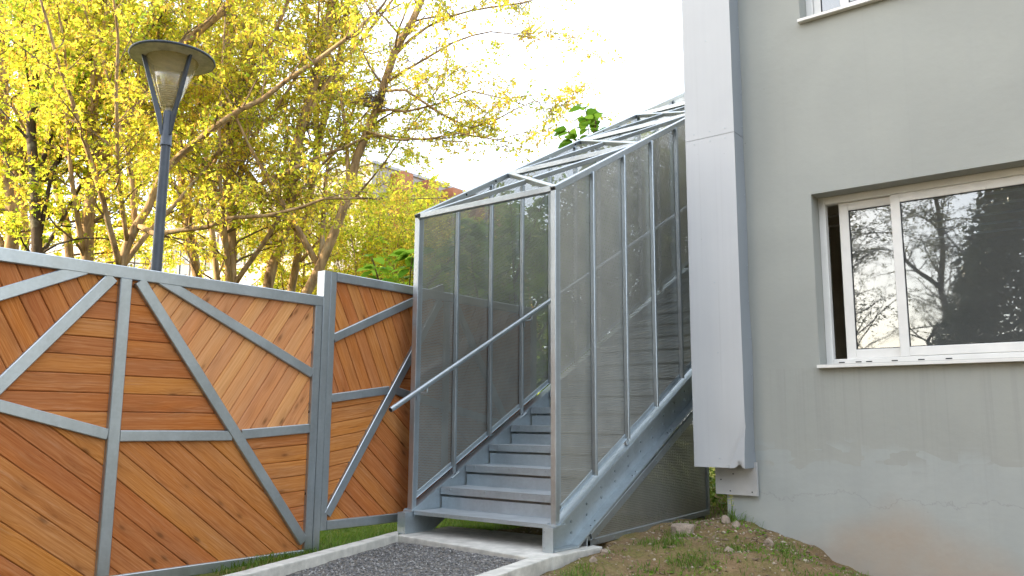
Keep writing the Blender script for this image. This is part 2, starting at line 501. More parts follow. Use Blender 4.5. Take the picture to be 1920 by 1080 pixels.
class MB:
    def __init__(s):
        s.v = []; s.f = []; s.uv = None

    def poly(s, pts):
        b = len(s.v)
        s.v += [tuple(p) for p in pts]
        s.f.append(tuple(range(b, b + len(pts))))

    def mesh(s, vs, fs):
        b = len(s.v)
        s.v += [tuple(p) for p in vs]
        s.f += [tuple(i + b for i in f) for f in fs]

    def box(s, x0, x1, y0, y1, z0, z1):
        v = [(x, y, z) for x in (x0, x1) for y in (y0, y1) for z in (z0, z1)]
        s.mesh(v, [(0, 1, 3, 2), (4, 6, 7, 5), (0, 4, 5, 1), (2, 3, 7, 6), (0, 2, 6, 4), (1, 5, 7, 3)])

    def bar(s, p0, p1, w, h, side=(1, 0, 0), ch=0.004, hollow0=False, hollow1=False):
        """chamfered rectangular tube from p0 to p1; w is measured along side, h across it"""
        p0 = Vector(p0); p1 = Vector(p1)
        d = (p1 - p0).normalized()
        sx = Vector(side)
        sx = (sx - d * sx.dot(d)).normalized()
        sy = d.cross(sx)
        a, b = w / 2, h / 2
        prof = [(-a + ch, -b), (a - ch, -b), (a, -b + ch), (a, b - ch), (a - ch, b), (-a + ch, b), (-a, b - ch), (-a, -b + ch)]
        n = 8
        vs = [p0 + sx * x + sy * y for x, y in prof] + [p1 + sx * x + sy * y for x, y in prof]
        fs = [(i, (i + 1) % n, n + (i + 1) % n, n + i) for i in range(n)]
        fs += [tuple(range(n - 1, -1, -1)), tuple(range(n, 2 * n))]
        s.mesh(vs, fs)
        return s

    def tube(s, pts, rad, sides=10, caps=True):
        pts = [Vector(p) for p in pts]
        if not isinstance(rad, (list, tuple)):
            rad = [rad] * len(pts)
        b = len(s.v)
        ref = Vector((0.31, 0.17, 0.93))
        for i, p in enumerate(pts):
            d = (pts[min(i + 1, len(pts) - 1)] - pts[max(i - 1, 0)]).normalized()
            if abs(d.dot(ref)) > 0.95:
                ref = Vector((0.9, 0.3, 0.1))
            x = (ref - d * ref.dot(d)).normalized()
            y = d.cross(x)
            for k in range(sides):
                a = 2 * math.pi * k / sides
                s.v.append(tuple(p + (x * math.cos(a) + y * math.sin(a)) * rad[i]))
        for i in range(len(pts) - 1):
            for k in range(sides):
                k2 = (k + 1) % sides
                s.f.append((b + i * sides + k, b + i * sides + k2, b + (i + 1) * sides + k2, b + (i + 1) * sides + k))
        if caps:
            s.f.append(tuple(b + k for k in range(sides - 1, -1, -1)))
            e = b + (len(pts) - 1) * sides
            s.f.append(tuple(e + k for k in range(sides)))

    def lathe(s, prof, c, seg=32, closed=False):
        b = len(s.v)
        for r, z in prof:
            for k in range(seg):
                a = 2 * math.pi * k / seg
                s.v.append((c[0] + r * math.cos(a), c[1] + r * math.sin(a), c[2] + z))
        for i in range(len(prof) - 1):
            for k in range(seg):
                k2 = (k + 1) % seg
                s.f.append((b + i * seg + k, b + i * seg + k2, b + (i + 1) * seg + k2, b + (i + 1) * seg + k))

    def extrude(s, poly, vec):
        """closed prism: polygon swept by vec"""
        vec = Vector(vec)
        n = len(poly)
        vs = [Vector(p) for p in poly] + [Vector(p) + vec for p in poly]
        fs = [tuple(range(n)), tuple(range(2 * n - 1, n - 1, -1))] + [(i, n + i, n + (i + 1) % n, (i + 1) % n) for i in range(n)]
        s.mesh(vs, fs)

    def build(s, name, mat, parent=None, smooth=False, fix=True):
        off = wloc(parent) if parent is not None else Vector((0, 0, 0))
        me = bpy.data.meshes.new(name)
        me.from_pydata([(x - off.x, y - off.y, z - off.z) for x, y, z in s.v], [], s.f)
        if fix:
            bm = bmesh.new(); bm.from_mesh(me)
            bmesh.ops.recalc_face_normals(bm, faces=bm.faces)
            bm.to_mesh(me); bm.free()
        if smooth:
            me.shade_smooth()
        me.materials.append(mat)
        o = bpy.data.objects.new(name, me)
        COL.objects.link(o)
        o.parent = parent
        return o


def np_mesh(name, verts, faces, mat, parent=None, tint=None, smooth=False):
    """verts (n,3), faces (m,k) numpy arrays; tint per vertex"""
    off = wloc(parent) if parent is not None else Vector((0, 0, 0))
    verts = np.asarray(verts, np.float32) - np.array(off, np.float32)
    me = bpy.data.meshes.new(name)
    n, m, k = len(verts), len(faces), faces.shape[1]
    me.vertices.add(n)
    me.vertices.foreach_set("co", verts.ravel())
    me.loops.add(m * k)
    me.loops.foreach_set("vertex_index", faces.astype(np.int32).ravel())
    me.polygons.add(m)
    me.polygons.foreach_set("loop_start", np.arange(0, m * k, k, dtype=np.int32))
    me.polygons.foreach_set("loop_total", np.full(m, k, np.int32))
    if tint is not None:
        a = me.color_attributes.new("tint", 'FLOAT_COLOR', 'POINT')
        c = np.ones((n, 4), np.float32)
        c[:, :3] = np.asarray(tint, np.float32)[:, None]
        a.data.foreach_set("color", c.ravel())
    me.update(calc_edges=True)
    if smooth:
        me.shade_smooth()
    me.materials.append(mat)
    o = bpy.data.objects.new(name, me)
    COL.objects.link(o)
    o.parent = parent
    return o


# ------------------------------------------------------------------ ground
CTRL = np.array([
    (-3.30, 3.0, -0.10), (-3.3, 4.0, -0.10), (-3.33, 4.6, -0.09), (-3.36, 5.2, -0.035), (-3.42, 5.6, 0.0), (-3.45, 6.1, 0.03), (-3.40, 6.45, 0.075), (-3.48, 6.9, 0.06), (-3.5, 7.4, 0.03),
    (-3.0, 6.6, 0.145), (-2.85, 6.65, 0.12), (-2.66, 6.65, 0.072), (-2.49, 6.65, 0.013), (-2.34, 6.65, -0.033), (-2.10, 6.65, -0.145), (-1.92, 6.65, -0.195), (-1.4, 6.6, -0.36), (-0.5, 6.6, -0.5), (2, 6.6, -0.6),
    (-3.0, 5.9, 0.045), (-2.6, 5.9, -0.01), (-2.9, 5.0, -0.12), (-2.5, 5.0, -0.17), (-2.0, 5.5, -0.2), (-1.5, 5.0, -0.36), (-2.4, 4.0, -0.25), (-1.0, 4.0, -0.45), (0, 3, -0.6), (0, 0, -0.7), (-2, 2, -0.4), (3, 3, -0.7), (-3, 0, -0.5), (-6, -3, -0.4),
    (-4.6, 5.9, -0.06), (-4.2, 7.0, -0.02), (-4.5, 9.0, 0.0), (-3.6, 9.0, 0.05), (-3.3, 11, 0.1), (-5.2, 4.3, -0.075), (-5.2, 5.0, -0.06), (-5.3, 6.5, -0.1), (-5.6, 3, -0.12), (-6.5, 5, -0.15), (-9, 8, -0.2), (-4, 14, 0.3), (-7, 16, 0.5), (-12, 12, -0.1), (-20, 10, -0.2), (-20, 30, 0.2)], float)


def gh(x, y):
    x = np.asarray(x, float); y = np.asarray(y, float)
    d2 = (x[..., None] - CTRL[:, 0]) ** 2 + (y[..., None] - CTRL[:, 1]) ** 2 + 0.004
    w = d2 ** -1.6
    return (w * CTRL[:, 2]).sum(-1) / w.sum(-1)


def rough(x, y, a):
    return a * (mnoise.noise(Vector((x * 3.1, y * 3.1, 0.3))) * 0.6 + mnoise.noise(Vector((x * 9, y * 9, 1.7))) * 0.35 + mnoise.noise(Vector((x * 23, y * 23, 4.1))) * 0.22)


def inpath(x, y):
    """strip covered by the gravel path, its kerbs and the concrete pad"""
    if 4.6 < y < 5.62 and -5.2 < x < -3.42:
        return True
    if y <= 4.9:
        xl = -5.13 + (4.8 - y) * 0.34
        xr = -3.45 + (4.79 - y) * 0.2
        return xl < x < xr
    return False


def gz(x, y):
    z = float(gh(x, y))
    if inpath(x, y):
        return z - 0.25
    amp = 0.034 if (x > -3.6 and y < 8) else 0.03
    return z + rough(x, y, amp)


def axis(fine0, fine1, step, lo, hi):
    a = list(np.arange(fine0, fine1 + 1e-6, step))
    s = step
    v = fine0
    while v > lo:
        s *= 1.35; v -= s; a.insert(0, v)
    s = step; v = fine1
    while v < hi:
        s *= 1.35; v += s; a.append(v)
    return a


gx = axis(-5.6, -1.0, 0.03, -400, 400)
gy = axis(3.6, 6.9, 0.03, -400, 400)
hv = gh(*np.meshgrid(np.array(gx), np.array(gy), indexing='ij'))
gv = []
for i, x in enumerate(gx):
    for j, y in enumerate(gy):
        z = hv[i, j]
        if inpath(x, y):
            z -= 0.25
        elif -14 < x < 3 and 0 < y < 18:
            z += rough(x, y, 0.034 if (x > -3.6 and y < 8) else 0.03)
        gv.append((x, y, z))
ny = len(gy)
gf = np.array([(i * ny + j, (i + 1) * ny + j, (i + 1) * ny + j + 1, i * ny + j + 1) for i in range(len(gx) - 1) for j in range(ny - 1)])
g = np_mesh("ground", np.array(gv), gf, M['ground'], None, smooth=True)
tag(g, "brown earth and turf round the path and under the stairs", kind='structure')

# gravel path sheet, kerbs, pad


def kl(y, o=0.0):
    return -5.0 + (4.8 - y) * 0.337 + o


def kr(y, o=0.0):
    return -3.56 + (4.79 - y) * 0.2 + o


pv = []
NI, NJ = 70, 120
for j in range(NJ + 1):
    y = -1.5 + (4.80 + 1.5) * j / NJ
    for i in range(NI + 1):
        f = i / NI
        x = kl(y) - 0.02 + (kr(y) - kl(y) + 0.04) * f
        pv.append((x, y, -0.048 + 0.018 * f + rough(x * 1.5, y * 1.5, 0.014) - 0.02 * max(0, 4.0 - y)))
pf = np.array([(j * (NI + 1) + i, j * (NI + 1) + i + 1, (j + 1) * (NI + 1) + i + 1, (j + 1) * (NI + 1) + i) for j in range(NJ) for i in range(NI)])
p = np_mesh("gravel_path", np.array(pv), pf, M['gravel'], None, smooth=True)
tag(p, "dark grey gravel path between two concrete kerbs", kind='structure')


def worn_prism(poly_xy, z0, z1, name, mat, label):
    bm = bmesh.new()
    vs = [bm.verts.new((x, y, z1)) for x, y in poly_xy]
    f = bm.faces.new(vs)
    r = bmesh.ops.extrude_face_region(bm, geom=[f])
    for e in r['geom']:
        if isinstance(e, bmesh.types.BMVert):
            e.co.z = z0
    bmesh.ops.recalc_face_normals(bm, faces=bm.faces)
    top = [e for e in bm.edges if all(abs(v.co.z - z1) < 1e-5 for v in e.verts)]
    vert = [e for e in bm.edges if abs(e.verts[0].co.z - e.verts[1].co.z) > 0.01]
    bmesh.ops.bevel(bm, geom=top + vert, offset=0.008, segments=2, affect='EDGES', profile=0.6)
    long_e = [e for e in bm.edges if e.calc_length() > 0.3]
    bmesh.ops.subdivide_edges(bm, edges=long_e, cuts=14, use_grid_fill=True)
    for v in bm.verts:
        k = v.co * 14
        v.co.z += 0.0035 * mnoise.noise(k)
        v.co.x += 0.003 * mnoise.noise(k + Vector((9, 0, 0)))
    me = bpy.data.meshes.new(name)
    bm.to_mesh(me); bm.free()
    me.materials.append(mat)
    o = bpy.data.objects.new(name, me)
    COL.objects.link(o)
    tag(o, label, kind='structure')
    return o


worn_prism([(kl(-1.5, -0.115), -1.5), (kl(-1.5), -1.5), (kl(2.6), 2.6), (kl(2.6, -0.115), 2.6)], -0.3, -0.01, "kerb", M['concrete'], "concrete kerb along the left side of the gravel path")
worn_prism([(kl(2.608, -0.115), 2.608), (kl(2.608), 2.608), (kl(4.82), 4.82), (kl(4.98, -0.115), 4.98)], -0.3, 0.012, "kerb", M['concrete'], "concrete kerb below the timber fence beside the gravel")
worn_prism([(kr(-1.5), -1.5), (kr(-1.5, 0.11), -1.5), (kr(2.8, 0.11), 2.8), (kr(2.8), 2.8)], -0.4, -0.02, "kerb", M['concrete'], "concrete kerb along the right side of the gravel path")
worn_prism([(kr(2.808), 2.808), (kr(2.808, 0.11), 2.808), (-3.452, 4.775), (-3.56, 4.655)], -0.4, -0.0, "kerb", M['concrete'], "concrete kerb between the gravel and the bare earth")
worn_prism([(-5.06, 4.845), (-3.565, 4.665), (-3.45, 4.79), (-3.445, 5.42), (-4.16, 5.63), (-5.12, 5.55)], -0.4, 0.0, "concrete_pad", M['concrete'], "worn concrete pad at the foot of the steel stairs")

# ------------------------------------------------------------------ building with window and cladding
WY = 6.7
bld = root("house", "grey green rendered building with white sliding windows", "building", (0, WY, 0))


def wall_with_holes(x0, x1, z0, z1, holes, y, depth):
    xs = sorted({x0, x1} | {h[0] for h in holes} | {h[1] for h in holes})
    zs = sorted({z0, z1} | {h[2] for h in holes} | {h[3] for h in holes})
    mb = MB()
    for a, b in zip(xs, xs[1:]):
        for c, d in zip(zs, zs[1:]):
            if any(h[0] <= a and b <= h[1] and h[2] <= c and d <= h[3] for h in holes):
                continue
            mb.poly([(a, y, c), (b, y, c), (b, y, d), (a, y, d)])
    for h in holes:
        a, b, c, d = h
        mb.poly([(a, y, c), (a, y, d), (a, y + depth, d), (a, y + depth, c)])
        mb.poly([(b, y, c), (b, y + depth, c), (b, y + depth, d), (b, y, d)])
        mb.poly([(a, y, d), (b, y, d), (b, y + depth, d), (a, y + depth, d)])
        mb.poly([(a, y, c), (a, y + depth, c), (b, y + depth, c), (b, y, c)])
    return mb


HOLES = [(-2.197, 0.35, 1.385, 2.79), (-2.212, 0.35, 4.33, 5.75)]
mb = wall_with_holes(-3.02, 14.0, -1.2, 7.6, HOLES, WY, 0.24)
mb.poly([(-3.02, WY, -1.2), (-3.02, WY, 7.6), (-3.02, 20, 7.6), (-3.02, 20, -1.2)])
mb.poly([(14, WY, -1.2), (14, WY, 7.6), (14, 20, 7.6), (14, 20, -1.2)])
mb.poly([(-3.02, WY, 7.6), (14, WY, 7.6), (14, 20, 7.6), (-3.02, 20, 7.6)])
mb.poly([(-3.02, 20, -1.2), (14, 20, -1.2), (14, 20, 7.6), (-3.02, 20, 7.6)])
mb.build("wall", M['wall'], bld, fix=False)

# rooms behind the windows
mb = MB()
for z0, z1 in ((0.55, 3.15), (3.5, 6.1)):
    mb.box(-2.9, 3.0, WY + 0.245, WY + 4.5, z0, z1)
    mb.f.pop(-4)  # the side towards the window stays open
o = mb.build("room", M['room'], bld, fix=False)
mb = MB()
for i in range(9):
    mb.box(-2.88, 2.98, WY + 0.4 + i * 0.45, WY + 0.43 + i * 0.45, 3.12, 3.14)
mb.build("ceiling_grid", M['white'], bld)


def window(z0, z1, xl, first):
    yf = WY + 0.205
    xr = 0.35
    fr = MB()
    fr.bar((xl + 0.028, yf, z0), (xl + 0.028, yf, z1), 0.055, 0.07)
    fr.bar((xr - 0.028, yf, z0), (xr - 0.028, yf, z1), 0.055, 0.07)
    fr.bar((xl + 0.056, yf, z1 - 0.03), (xr - 0.056, yf, z1 - 0.03), 0.07, 0.06, (0, 1, 0))
    fr.bar((xl + 0.056, yf, z0 + 0.025), (xr - 0.056, yf, z0 + 0.025), 0.07, 0.05, (0, 1, 0))
    frame = fr.build("window_frame", M['white'], bld)
    dr = MB()
    for x in (xl + 0.12, xl + 0.25, xl + 0.33, xl + 0.52, xl + 0.71, xl + 0.90, xl + 1.62):
        x = x - 0.02
        dr.box(x, x + 0.045, yf - 0.0375, yf - 0.033, z0 + 0.018, z0 + 0.026)
    dr.build("drain_slot", M['gasket'], frame)
    sl = MB()
    sl.extrude([(xl - 0.005, WY - 0.055, z0 - 0.03), (xr, WY - 0.055, z0 - 0.03), (xr, WY - 0.055, z0 - 0.006), (xl - 0.005, WY - 0.055, z0 - 0.006)], (0, 0.06, 0.0))
    sl.extrude([(xl + 0.004, WY + 0.005, z0 - 0.028), (xr - 0.004, WY + 0.005, z0 - 0.028), (xr - 0.004, WY + 0.005, z0 - 0.002), (xl + 0.004, WY + 0.005, z0 - 0.002)], (0, 0.16, 0.0))
    sl.build("window_sill", M['white'], bld)

    def sash(a, b, y, lw, rw):
        s = MB()
        zb, zt = z0 + 0.052, z1 - 0.062
        s.bar((a + lw / 2, y, zb), (a + lw / 2, y, zt), lw, 0.03)
        s.bar((b - rw / 2, y, zb), (b - rw / 2, y, zt), rw, 0.03)
        s.bar((a + lw, y, zt - 0.034), (b - rw, y, zt - 0.034), 0.03, 0.068, (0, 1, 0))
        s.bar((a + lw, y, zb + 0.036), (b - rw, y, zb + 0.036), 0.03, 0.072, (0, 1, 0))
        so = s.build("sash", M['white'], bld)
        gk = MB()
        g0, g1, h0, h1 = a + lw, b - rw, zb + 0.072, zt - 0.068
        for q in ((g0, g0 + 0.006, h0, h1), (g1 - 0.006, g1, h0, h1), (g0 + 0.006, g1 - 0.006, h0, h0 + 0.006), (g0 + 0.006, g1 - 0.006, h1 - 0.006, h1)):
            gk.box(q[0], q[1], y - 0.011, y + 0.011, q[2], q[3])
        gk.build("gasket", M['gasket'], so)
        pn = MB()
        pn.poly([(g0 + 0.004, y, h0 + 0.004), (g1 - 0.004, y, h0 + 0.004), (g1 - 0.004, y, h1 - 0.004), (g0 + 0.004, y, h1 - 0.004)])
        pn.build("pane", M['glass'], so, fix=False)
    if first:
        sash(xl + 0.155, xl + 0.63, yf + 0.016, 0.075, 0.06)
        sash(xl + 0.565, xr - 0.06, yf - 0.018, 0.07, 0.07)
    else:
        sash(xl + 0.058, xl + 0.35, yf + 0.016, 0.06, 0.06)
        sash(xl + 0.29, xr - 0.06, yf - 0.018, 0.07, 0.07)
    return frame


window(1.385, 2.79, -2.197, True)
window(4.33, 5.75, -2.212, False)

# sheet-metal casing wrapped round the corner of the building
cas = root("metal_casing", "tall pale sheet metal casing on the corner of the building, bottom corner dented", "casing", (-3.0, 6.5, 0.55))


def casing_panel(z0, z1, dented):
    x0, x1, y0 = -3.215, -2.757, 6.5
    nu, nv = 46, 90 if dented else 20
    mb = MB()
    idx = {}
    for j in range(nv + 1):
        # finer rows towards the dent
        f = j / nv
        z = z0 + (z1 - z0) * (f ** 1.8 if dented else f)
        for i in range(nu + 1):
            u = i / nu
            x = x0 + (x1 - x0) * u
            y = y0 + 0.0015 * math.sin(z * 2.1 + 1.0) + 0.002 * mnoise.noise(Vector((x * 2.2, z * 1.1, 3)))
            zz = z
            if dented:
                h = z - z0
                d = (x1 - x)
                # corner folded outwards, with a notch torn into the bottom edge
                k = 1 - (d / 0.135 + h / 0.29)
                if k > 0:
                    y -= 0.050 * min(k, 0.62)
                elif k > -0.5:
                    y += 0.012 * math.sin((-k) * 2 * math.pi) * (1 if k > -0.25 else 0.4)
                zz += 0.032 * math.exp(-((d - 0.055) / 0.028) ** 2) * max(0.0, 1 - h / 0.07)
                y += 0.022 * math.exp(-((d - 0.055) / 0.03) ** 2) * max(0.0, 1 - h / 0.06)
                y += 0.010 * math.exp(-((d - 0.20) ** 2 / 0.012 + (h - 0.18) ** 2 / 0.05))
            mb.v.append((x, y, zz))
    for j in range(nv):
        for i in range(nu):
            a = j * (nu + 1) + i
            mb.f.append((a, a + 1, a + nu + 2, a + nu + 1))
    # returns on both sides
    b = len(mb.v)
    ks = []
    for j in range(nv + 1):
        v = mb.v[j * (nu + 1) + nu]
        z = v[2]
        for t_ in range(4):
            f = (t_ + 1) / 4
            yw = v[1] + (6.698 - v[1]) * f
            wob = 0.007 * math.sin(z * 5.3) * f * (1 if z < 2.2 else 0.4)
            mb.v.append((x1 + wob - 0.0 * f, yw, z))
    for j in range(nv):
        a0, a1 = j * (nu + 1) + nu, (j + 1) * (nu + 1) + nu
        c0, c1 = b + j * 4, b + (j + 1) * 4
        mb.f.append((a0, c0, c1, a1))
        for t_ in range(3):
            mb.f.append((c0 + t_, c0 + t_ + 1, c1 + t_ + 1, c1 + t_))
    b2 = len(mb.v)
    for j in range(nv + 1):
        v = mb.v[j * (nu + 1)]
        mb.v.append((v[0], 7.3, v[2]))
    for j in range(nv):
        mb.f.append((j * (nu + 1), (j + 1) * (nu + 1), b2 + j + 1, b2 + j))
    o = mb.build("casing_panel", M['cladding'], cas, smooth=True, fix=False)
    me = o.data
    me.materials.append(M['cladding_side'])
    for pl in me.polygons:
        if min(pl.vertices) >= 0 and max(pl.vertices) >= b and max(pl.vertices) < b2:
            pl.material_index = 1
    sharp = me.attributes.new("sharp_edge", 'BOOLEAN', 'EDGE')
    for e in me.edges:
        va, vb = e.vertices
        if va < b and vb < b and va % (nu + 1) == vb % (nu + 1) and va % (nu + 1) in (0, nu):
            sharp.data[e.index].value = True
    return o


pa = casing_panel(0.555, 3.398, True)
pa['label'] = "lower casing panel with a crumpled bottom right corner"
casing_panel(3.402, 7.4, False)
mb = MB()
for x, z in [(-3.13, 3.36), (-2.98, 3.36), (-2.84, 3.36), (-3.13, 3.45), (-2.98, 3.45), (-2.84, 3.45), (-2.985, 0.63), (-2.98, 2.1), (-2.99, 4.3), (-2.97, 1.5)]:
    mb.lathe([(0.0, 0), (0.006, 0), (0.006, 0.003), (0.0, 0.004)], (0, 0, 0), 8)
    for q in range(len(mb.v) - 32, len(mb.v)):
        vx, vy, vz = mb.v[q]
        mb.v[q] = (x + vx, 6.4985 - vz, z + vy)
for z in np.arange(0.7, 7.2, 0.31):
    b = len(mb.v)
    mb.lathe([(0.0, 0), (0.006, 0), (0.006, 0.003), (0.0, 0.004)], (0, 0, 0), 8)
    for q in range(b, len(mb.v)):
        vx, vy, vz = mb.v[q]
        mb.v[q] = (-2.752 + vz, 6.66 + vx, z + vy)
o = mb.build("rivets", M['steel'], cas)
tag(o, kind='stuff')
mb = MB()
mb.box(-3.10, -2.738, 6.655, 6.685, 0.33, 0.60)
mb.build("cement_board", M['board_grey'], cas)
mb = MB()
for x, z in [(-3.05, 0.45), (-2.97, 0.36), (-2.78, 0.36), (-2.94, 0.50)]:
    mb.box(x - 0.005, x + 0.005, 6.651, 6.6545, z - 0.005, z + 0.005)
mb.build("screw", M['gasket'], cas)

# ------------------------------------------------------------------ steel staircase in a perforated cage
K = 0.545                                    # rise over run of the flight
XR, XL = -3.58, -5.075
st = root("steel_staircase", "galvanized outdoor staircase caged in perforated steel panels", "staircase", (-4.3, 5.0, 0))
bolt_pts = []


def stringer(xweb, sgn, y1):
    """channel with flanges pointing to sgn"""
    zt = lambda y: 0.17 + K * (y - 4.97)
    zb = lambda y: zt(y) - 0.315
    a = xweb
    tip = xweb + sgn * 0.088
    th = 0.014
    y0 = 4.92
    yk = 4.97
    yb = 4.97 + (0.315 - 0.17) / K             # where the bottom edge leaves the pad
    mb = MB()
    web = [(y0, 0.002), (y0, 0.17), (yk, 0.17), (y1, zt(y1)), (y1, zb(y1)), (yb, 0.002)]
    mb.extrude([(a, y, z) for y, z in web], (sgn * 0.010, 0, 0))
    n = math.hypot(1, K)
    # flanges
    b0 = a + sgn * 0.0105
    mb.extrude([(b0, y0, 0.17 - th), (b0, y0, 0.17 + 0.001), (b0, yk, 0.17 + 0.001), (b0, y1, zt(y1) + 0.001), (b0, y1, zt(y1) - th * n), (b0, yk + 0.003, 0.17 - th)], (tip - b0, 0, 0))
    mb.extrude([(b0, y1, zb(y1)), (b0, y1, zb(y1) + th * n), (b0, yb, 0.003 + th * n), (b0, yb, 0.003)], (tip - b0, 0, 0))
    # base plate and end plate
    mb.box(min(b0, tip), max(b0, tip), y0 + 0.011, yb - 0.001, 0.002, 0.016)
    o = mb.build("stringer", M['steel_pale'], st)
    ep = MB()
    ep.extrude([(a - sgn * 0.004, y0 - 0.008, 0.0), (tip, y0 - 0.008, 0.0), (tip, y0 - 0.008, 0.172), (a - sgn * 0.004, y0 - 0.008, 0.172)], (0, 0.0075, 0))
    ep.build("end_plate", M['steel_pale'], o)
    dots = MB()
    for i in range(26):
        y = 5.25 + i * 0.21
        if y > y1 - 0.1: break
        for f in (0.11, 0.19):
            z = zt(y) - f - 0.03
            dots.tube([(a + sgn * 0.0105, y, z), (a + sgn * 0.019, y, z)], 0.010, 6)
        if i % 3 == 1:
            for dy in (0.0, 0.055):
                zz = zb(y + dy) + th * n + 0.001
                dots.tube([(a + sgn * 0.055, y + dy, zz), (a + sgn * 0.055, y + dy - 0.004, zz + 0.010)], 0.011, 6)
    for z in (0.03, 0.14):
        dots.tube([(a + sgn * 0.012, y0 - 0.0085, z), (a + sgn * 0.012, y0 - 0.0135, z)], 0.006, 6)
    b = dots.build("bolts", M['steel'], o)
    tag(b, kind='stuff')
    return o


stringer(-3.625, 1, 10.2)
stringer(-5.03, -1, 10.2)

NSTEP = 16
for i in range(NSTEP):
    y = 5.0 + 0.32 * i
    z = 0.181 + 0.175 * i
    mb = MB()
    lip = 0.058 if i else 0.03
    x0, x1 = -5.018, -3.628
    mb.box(x0, x1, y, y + 0.335, z - 0.005, z)
    tr = mb.build("step", M['tread'], st)
    fm = MB()
    fm.box(x0, x1, y - 0.001, y + 0.004, z - lip, z - 0.006)
    fm.box(x0, x0 + 0.006, y + 0.005, y + 0.32, z - 0.05, z - 0.006)
    fm.box(x1 - 0.006, x1, y + 0.005, y + 0.32, z - 0.05, z - 0.006)
    fm.build("nosing", M['steel_pale'], tr)
    if i:
        rm = MB()
        rm.box(x0 + 0.001, x1 - 0.001, y + 0.012, y + 0.016, z - 0.17, z - 0.078)
        rm.box(x0 + 0.001, x1 - 0.001, y + 0.002, y + 0.0115, z - 0.1745, z - 0.170)
        rm.build("riser", M['steel_pale'], tr)
        dm = MB()
        dm.box(x0 + 0.002, x1 - 0.002, y + 0.09, y + 0.094, z - 0.10, z - 0.0065)
        dm.build("tread_stiffener", M['steel'], tr)
        bm_ = MB()
        for f in (0.08, 0.36, 0.64, 0.92):
            x = x0 + (x1 - x0) * f
            bm_.tube([(x, y - 0.001, z - 0.018), (x, y - 0.008, z - 0.018)], 0.008, 6)
        tag(bm_.build("bolts", M['steel'], tr), kind='stuff')

# landing at the top
mb = MB()
mb.box(-5.05, -3.56, 10.205, 12.2, 2.93, 2.975)
mb.build("landing", M['tread'], st)
mb = MB()
for x in (-5.0, -3.6):
    mb.bar((x, 12.1, -0.3), (x, 12.1, 2.925), 0.1, 0.1)
    mb.bar((x, 10.4, -0.3), (x, 10.4, 2.925), 0.1, 0.1)
mb.build("landing_post", M['steel'], st)

# cage side walls
PY = [5.0 + 0.4975 * i for i in range(13)]
PYL = [5.025 + 0.485 * i for i in range(13)]
zr = lambda y: 2.69 + K * (y - 5.0)          # centre line of the sloping top rail
zbt = lambda y: 0.285 + K * (y - 5.06)       # bottom of the screens


def post(x, y, z0, w=0.05, d=0.05, corner=False):
    mb = MB()
    mb.bar((x, y, z0), (x, y, zr(y) - 0.02), w, d)
    o = mb.build("post", M['steel'], st)
    return o


def foot(x, y, z, par):
    mb = MB()
    mb.box(x - 0.05, x + 0.05, y - 0.05, y + 0.07, z + 0.002, z + 0.014)
    mb.tube([(x + 0.035, y + 0.05, z + 0.014), (x + 0.035, y + 0.05, z + 0.024)], 0.012, 6)
    mb.tube([(x - 0.035, y - 0.036, z + 0.014), (x - 0.035, y - 0.036, z + 0.024)], 0.012, 6)
    mb.build("foot_plate", M['steel_pale'], par)


def screen_panel(x, y0, y1, nrm):
    """one perforated sheet between two posts"""
    mb = MB()
    a, b = y0, y1
    q = [(a, zbt(a) + 0.02), (b, zbt(b) + 0.02), (b, zr(b) - 0.02), (a, zr(a) - 0.02)]
    mb.poly([(x, y, z) for y, z in q])
    o = mb.build("perforated_panel", M['screen'], st, fix=False)
    uv = o.data.uv_layers.new(name="UVMap")
    for k, (y, z) in enumerate(q):
        uv.data[k].uv = (y, z)
    return o


